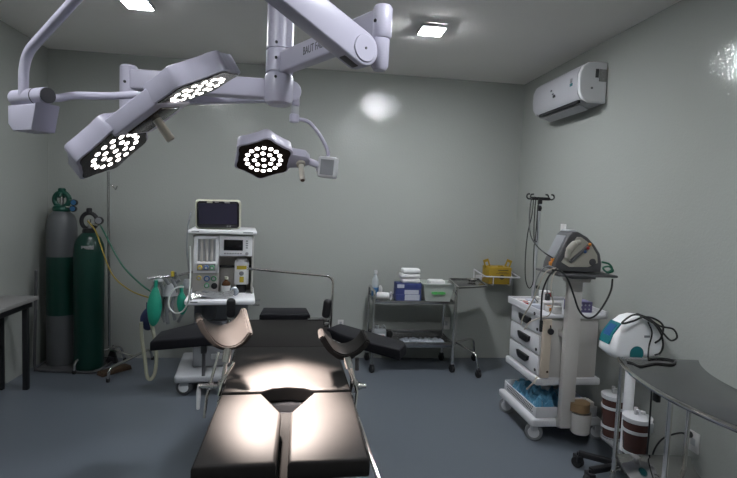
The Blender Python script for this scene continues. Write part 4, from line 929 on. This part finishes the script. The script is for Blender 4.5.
b = B(); b.cyl(hubc+V((0, 0, -.03)), hubc+V((0, 0, .03)), .05, 24, bev=.01); SP.p('base_hub', b, 'black')
ends = [(1.655, 2.645), (1.615, 2.455), (1.86, 2.27), (2.045, 2.42), (1.99, 2.69)]
for e in ends:
    d = V((e[0]-hubc.x, e[1]-hubc.y, 0)); L = d.length; fm = frame(hubc, d.normalized(), V((-d.y, d.x, 0)).normalized(), (0, 0, 1))
    SP.p('leg', B().span((.03, L), (-.017, .017), (-.018, .016), .008, 2, fm), 'black'); caster(SP, e[0], e[1], .032, .04, math.atan2(d.y, d.x)+1.2, None, 'rubber', 0, 'black', .09)
for (jx, jy) in ((1.868, 2.655), (1.795, 2.352)):
    b = B(); b.lathe([(0, .185), (.052, .185), (.056, .20), (.068, .40), (.068, .43), (0, .43)], (jx, jy, 0), 30); jr = SP.p('jar', b, 'jar')
    b = B(); b.lathe([(.066, .415), (.073, .415), (.074, .438), (.05, .446), (0, .448)], (jx, jy, 0), 30); b.cyl((jx-.01, jy, .44), (jx-.012, jy-.0, .485), .010, 12); b.cyl((jx+.03, jy, .44), (jx+.03, jy, .462), .014, 12); b.tube([(jx-.012, jy, .475), (jx-.012, jy-.03, .478)], .006, 8); SP.p('lid', b, 'whiteplastic', jr)
    for zz in (.365, .245):
        rr = .056+(zz-.20)/.2*.012; b = B(); b.lathe([(rr-.001, zz-.008), (rr+.004, zz-.008), (rr+.004, zz+.008), (rr+.001, zz+.008)], (jx, jy, 0), 30); SP.p('band', b, 'whiteplastic', jr)
    b = B(); b.span((jx+.015, jx+.040), (jy-.080, jy-.062), (.375, .432), .006); SP.p('clip', b, 'whiteplastic', jr)
b = B(); b.lathe([(0, .165), (.062, .165), (.062, .186), (0, .186)], (1.868, 2.655, 0), 26); b.lathe([(0, .165), (.062, .165), (.062, .186), (0, .186)], (1.795, 2.352, 0), 26); b.span((1.80, 1.868), (2.352, 2.655), (.165, .178), .003); SP.p('jar_holder', b, 'midgrey')
cab([(655, 343, 2.42), (661, 338, 2.40), (663, 326, 2.40), (655, 319, 2.40), (644, 317, 2.40), (632, 321.5, 2.385), (622, 323, 2.385), (633, 315, 2.42), (646, 317, 2.40), (660, 326, 2.40), (673, 329, 2.38), (677, 337, 2.38), (671, 340.5, 2.38), (664, 334, 2.39), (656, 324, 2.39), (645, 318, 2.40), (638, 314, 2.45), (634, 316, 2.47)], .0052, 'cable', 'black power cord coiled over the top of the suction pump')
cab([(640, 316, 2.41), (648, 320, 2.385), (655, 325, 2.38), (661, 334, 2.385), (663, 346, 2.385), (660, 353, 2.385), (655, 355, 2.385)], .0048, 'cable', 'black cord looped down the wall side of the suction pump head')
cab([(648, 322, 2.39), (652, 333, 2.385), (649, 346, 2.385), (648, 357, 2.20)], .0040, 'cable', 'black cord running down the face of the suction pump')
# ------------------------------------------------------------------ crescent table
CT = Thing('crescent_table', 'curved steel instrument table with tube legs near the camera', 'instrument table', (1.55, 1.55, 0))
cc = V((2.33, 1.60)); Ro, Ri, zt = .985, .655, .85
def arc(r, a0, a1, n=26): return [(cc.x+r*cos(radians(a0+(a1-a0)*i/n)), cc.y+r*sin(radians(a0+(a1-a0)*i/n))) for i in range(n+1)]
def cres(ro, ri, a0, a1): return arc(ro, a0, a1) + arc(ri, a1+2, a0-11)
b = B(); b.prism(cres(Ro, Ri, 151.5, 232), .022, Matrix.Translation((0, 0, zt-.022)), .002); tp = CT.p('table_top', b, 'steeltop')
b = B(); b.tube([(x_, y_, zt-.008) for x_, y_ in arc(Ro+.001, 151.5, 232)], .008, 8); CT.p('edge_rim', b, 'chrome', tp)
b = B(); b.prism(cres(Ro-.02, Ri, 152, 231), .010, Matrix.Translation((0, 0, .385)), .002); CT.p('lower_shelf', b, 'mirror')
lp = []
for px_, py_, yy in ((619, 400, 2.02), (667.5, 440, 1.62), (686, 445, 1.90)):
    q = at(px_, py_, y=yy); lp.append((q.x, yy))
lp += [(cc.x+r_*cos(radians(a_)), cc.y+r_*sin(radians(a_))) for a_, r_ in ((229, Ro-.03), (222, Ri+.03))]
for x_, y_ in lp: CT.p('leg', B().tube([(x_, y_, zt-.02), (x_, y_, .0)], .0098, 14), 'chrome')
b = B(); b.tube(fil([(1.475, 2.03, .335), (1.44, 2.02, .335), (1.41, 2.02, .02)], .05), .011, 12); CT.p('foot_tube', b, 'chrome')
b = B(); q = at(657, 394, y=1.97); b.box((0, 0, 0), (.02, .03, .07), .004, 2, Matrix.Translation(q)); single('hanging_plug', b, 'black', 'black plug hanging under the curved steel table top', 'plug')
single('cable', B().tube(spl([at(a_, b_, z=.8545) for a_, b_ in ((648, 358.5), (658, 358), (670, 359.5), (675.5, 361.5), (671, 364.5), (656, 363.2), (646, 365), (640, 366), (633, 363), (627, 361.5))]), .0042, 8), 'cable', 'black cord lying across the tip of the curved steel table', 'cable')
cab([(652, 380, 2.16), (651, 400, 2.18), (649, 430, 2.2), (647, 455, 2.25)], .004, 'cable', 'black cord hanging beside the front brown jar under the steel table')

# ------------------------------------------------------------------ wall plates
def plate(name, label, cat, c, nrm, w, h_, socket=True):
    n = V(nrm); r = V((0, 0, 1)).cross(n); fm = frame(c, r, (0, 0, 1), n)
    T = Thing(name, label, cat, tuple(c), 0, 'wall plates')
    T.p('plate', B().box((0, 0, .004), (w, h_, .008), .003, 2, fm), 'outlet')
    if socket:
        T.p('socket', B().box((0, 0, .0085), (w*.42, h_*.34, .002), .0008, 1, fm), 'greyplastic')
    else: T.p('rocker', B().box((0, 0, .009), (w*.35, h_*.45, .004), .001, 1, fm), 'outlet')
plate('wall_outlet', 'small white wall outlet beside the operating table screen frame', 'outlet', V((.380, BY, .352)), (0, -1, 0), .055, .055)
plate('wall_outlet', 'white wall outlet seen between the trolley shelves and tray stand', 'outlet', V((1.435, BY, .355)), (0, -1, 0), .085, .125)
plate('wall_outlet', 'white wall outlet with black plug under the curved steel table', 'outlet', V((RX, 2.32, .305)), (-1, 0, 0), .075, .11)
plate('light_switch', 'white blank switch plate on the wall above the defibrillator', 'switch plate', V((RX, 3.81, 1.357)), (-1, 0, 0), .08, .112, False)
single('cable', B().tube(spl([(RX-.03, 2.335, .338), (RX-.08, 2.34, .345), (RX-.16, 2.36, .30), (RX-.19, 2.38, .2), (RX-.15, 2.40, .07)]), .0048, 8), 'cable', 'black power cord curving from the wall outlet under the steel table', 'cord')
single('power_plug', B().cyl((RX-.009, 2.335, .338), (RX-.04, 2.335, .338), .017, 16, bev=.003), 'black', 'round black plug in the outlet under the steel table', 'plug')

# ------------------------------------------------------------------ camera, world, view
cam = bpy.data.cameras.new('camera'); co = bpy.data.objects.new('camera', cam); COL.objects.link(co)
cam.sensor_fit = 'HORIZONTAL'; cam.sensor_width = 36; cam.lens = 36*FPX/737; cam.clip_start = .02
co.matrix_world = frame((0, 0, CH), CR, CU, -CF)
SC.camera = co
w = bpy.data.worlds.new('room'); SC.world = w; w.use_nodes = True
w.node_tree.nodes['Background'].inputs[0].default_value = (0, 0, 0, 1)
vs = SC.view_settings; vs.view_transform = 'Standard'; vs.look = 'None'; vs.gamma = 1; vs.exposure = 0.0; vs.use_curve_mapping = False
SC.cycles.max_bounces = 10; SC.cycles.use_denoising = True; SC.cycles.caustics_reflective = False; SC.cycles.sample_clamp_indirect = 6
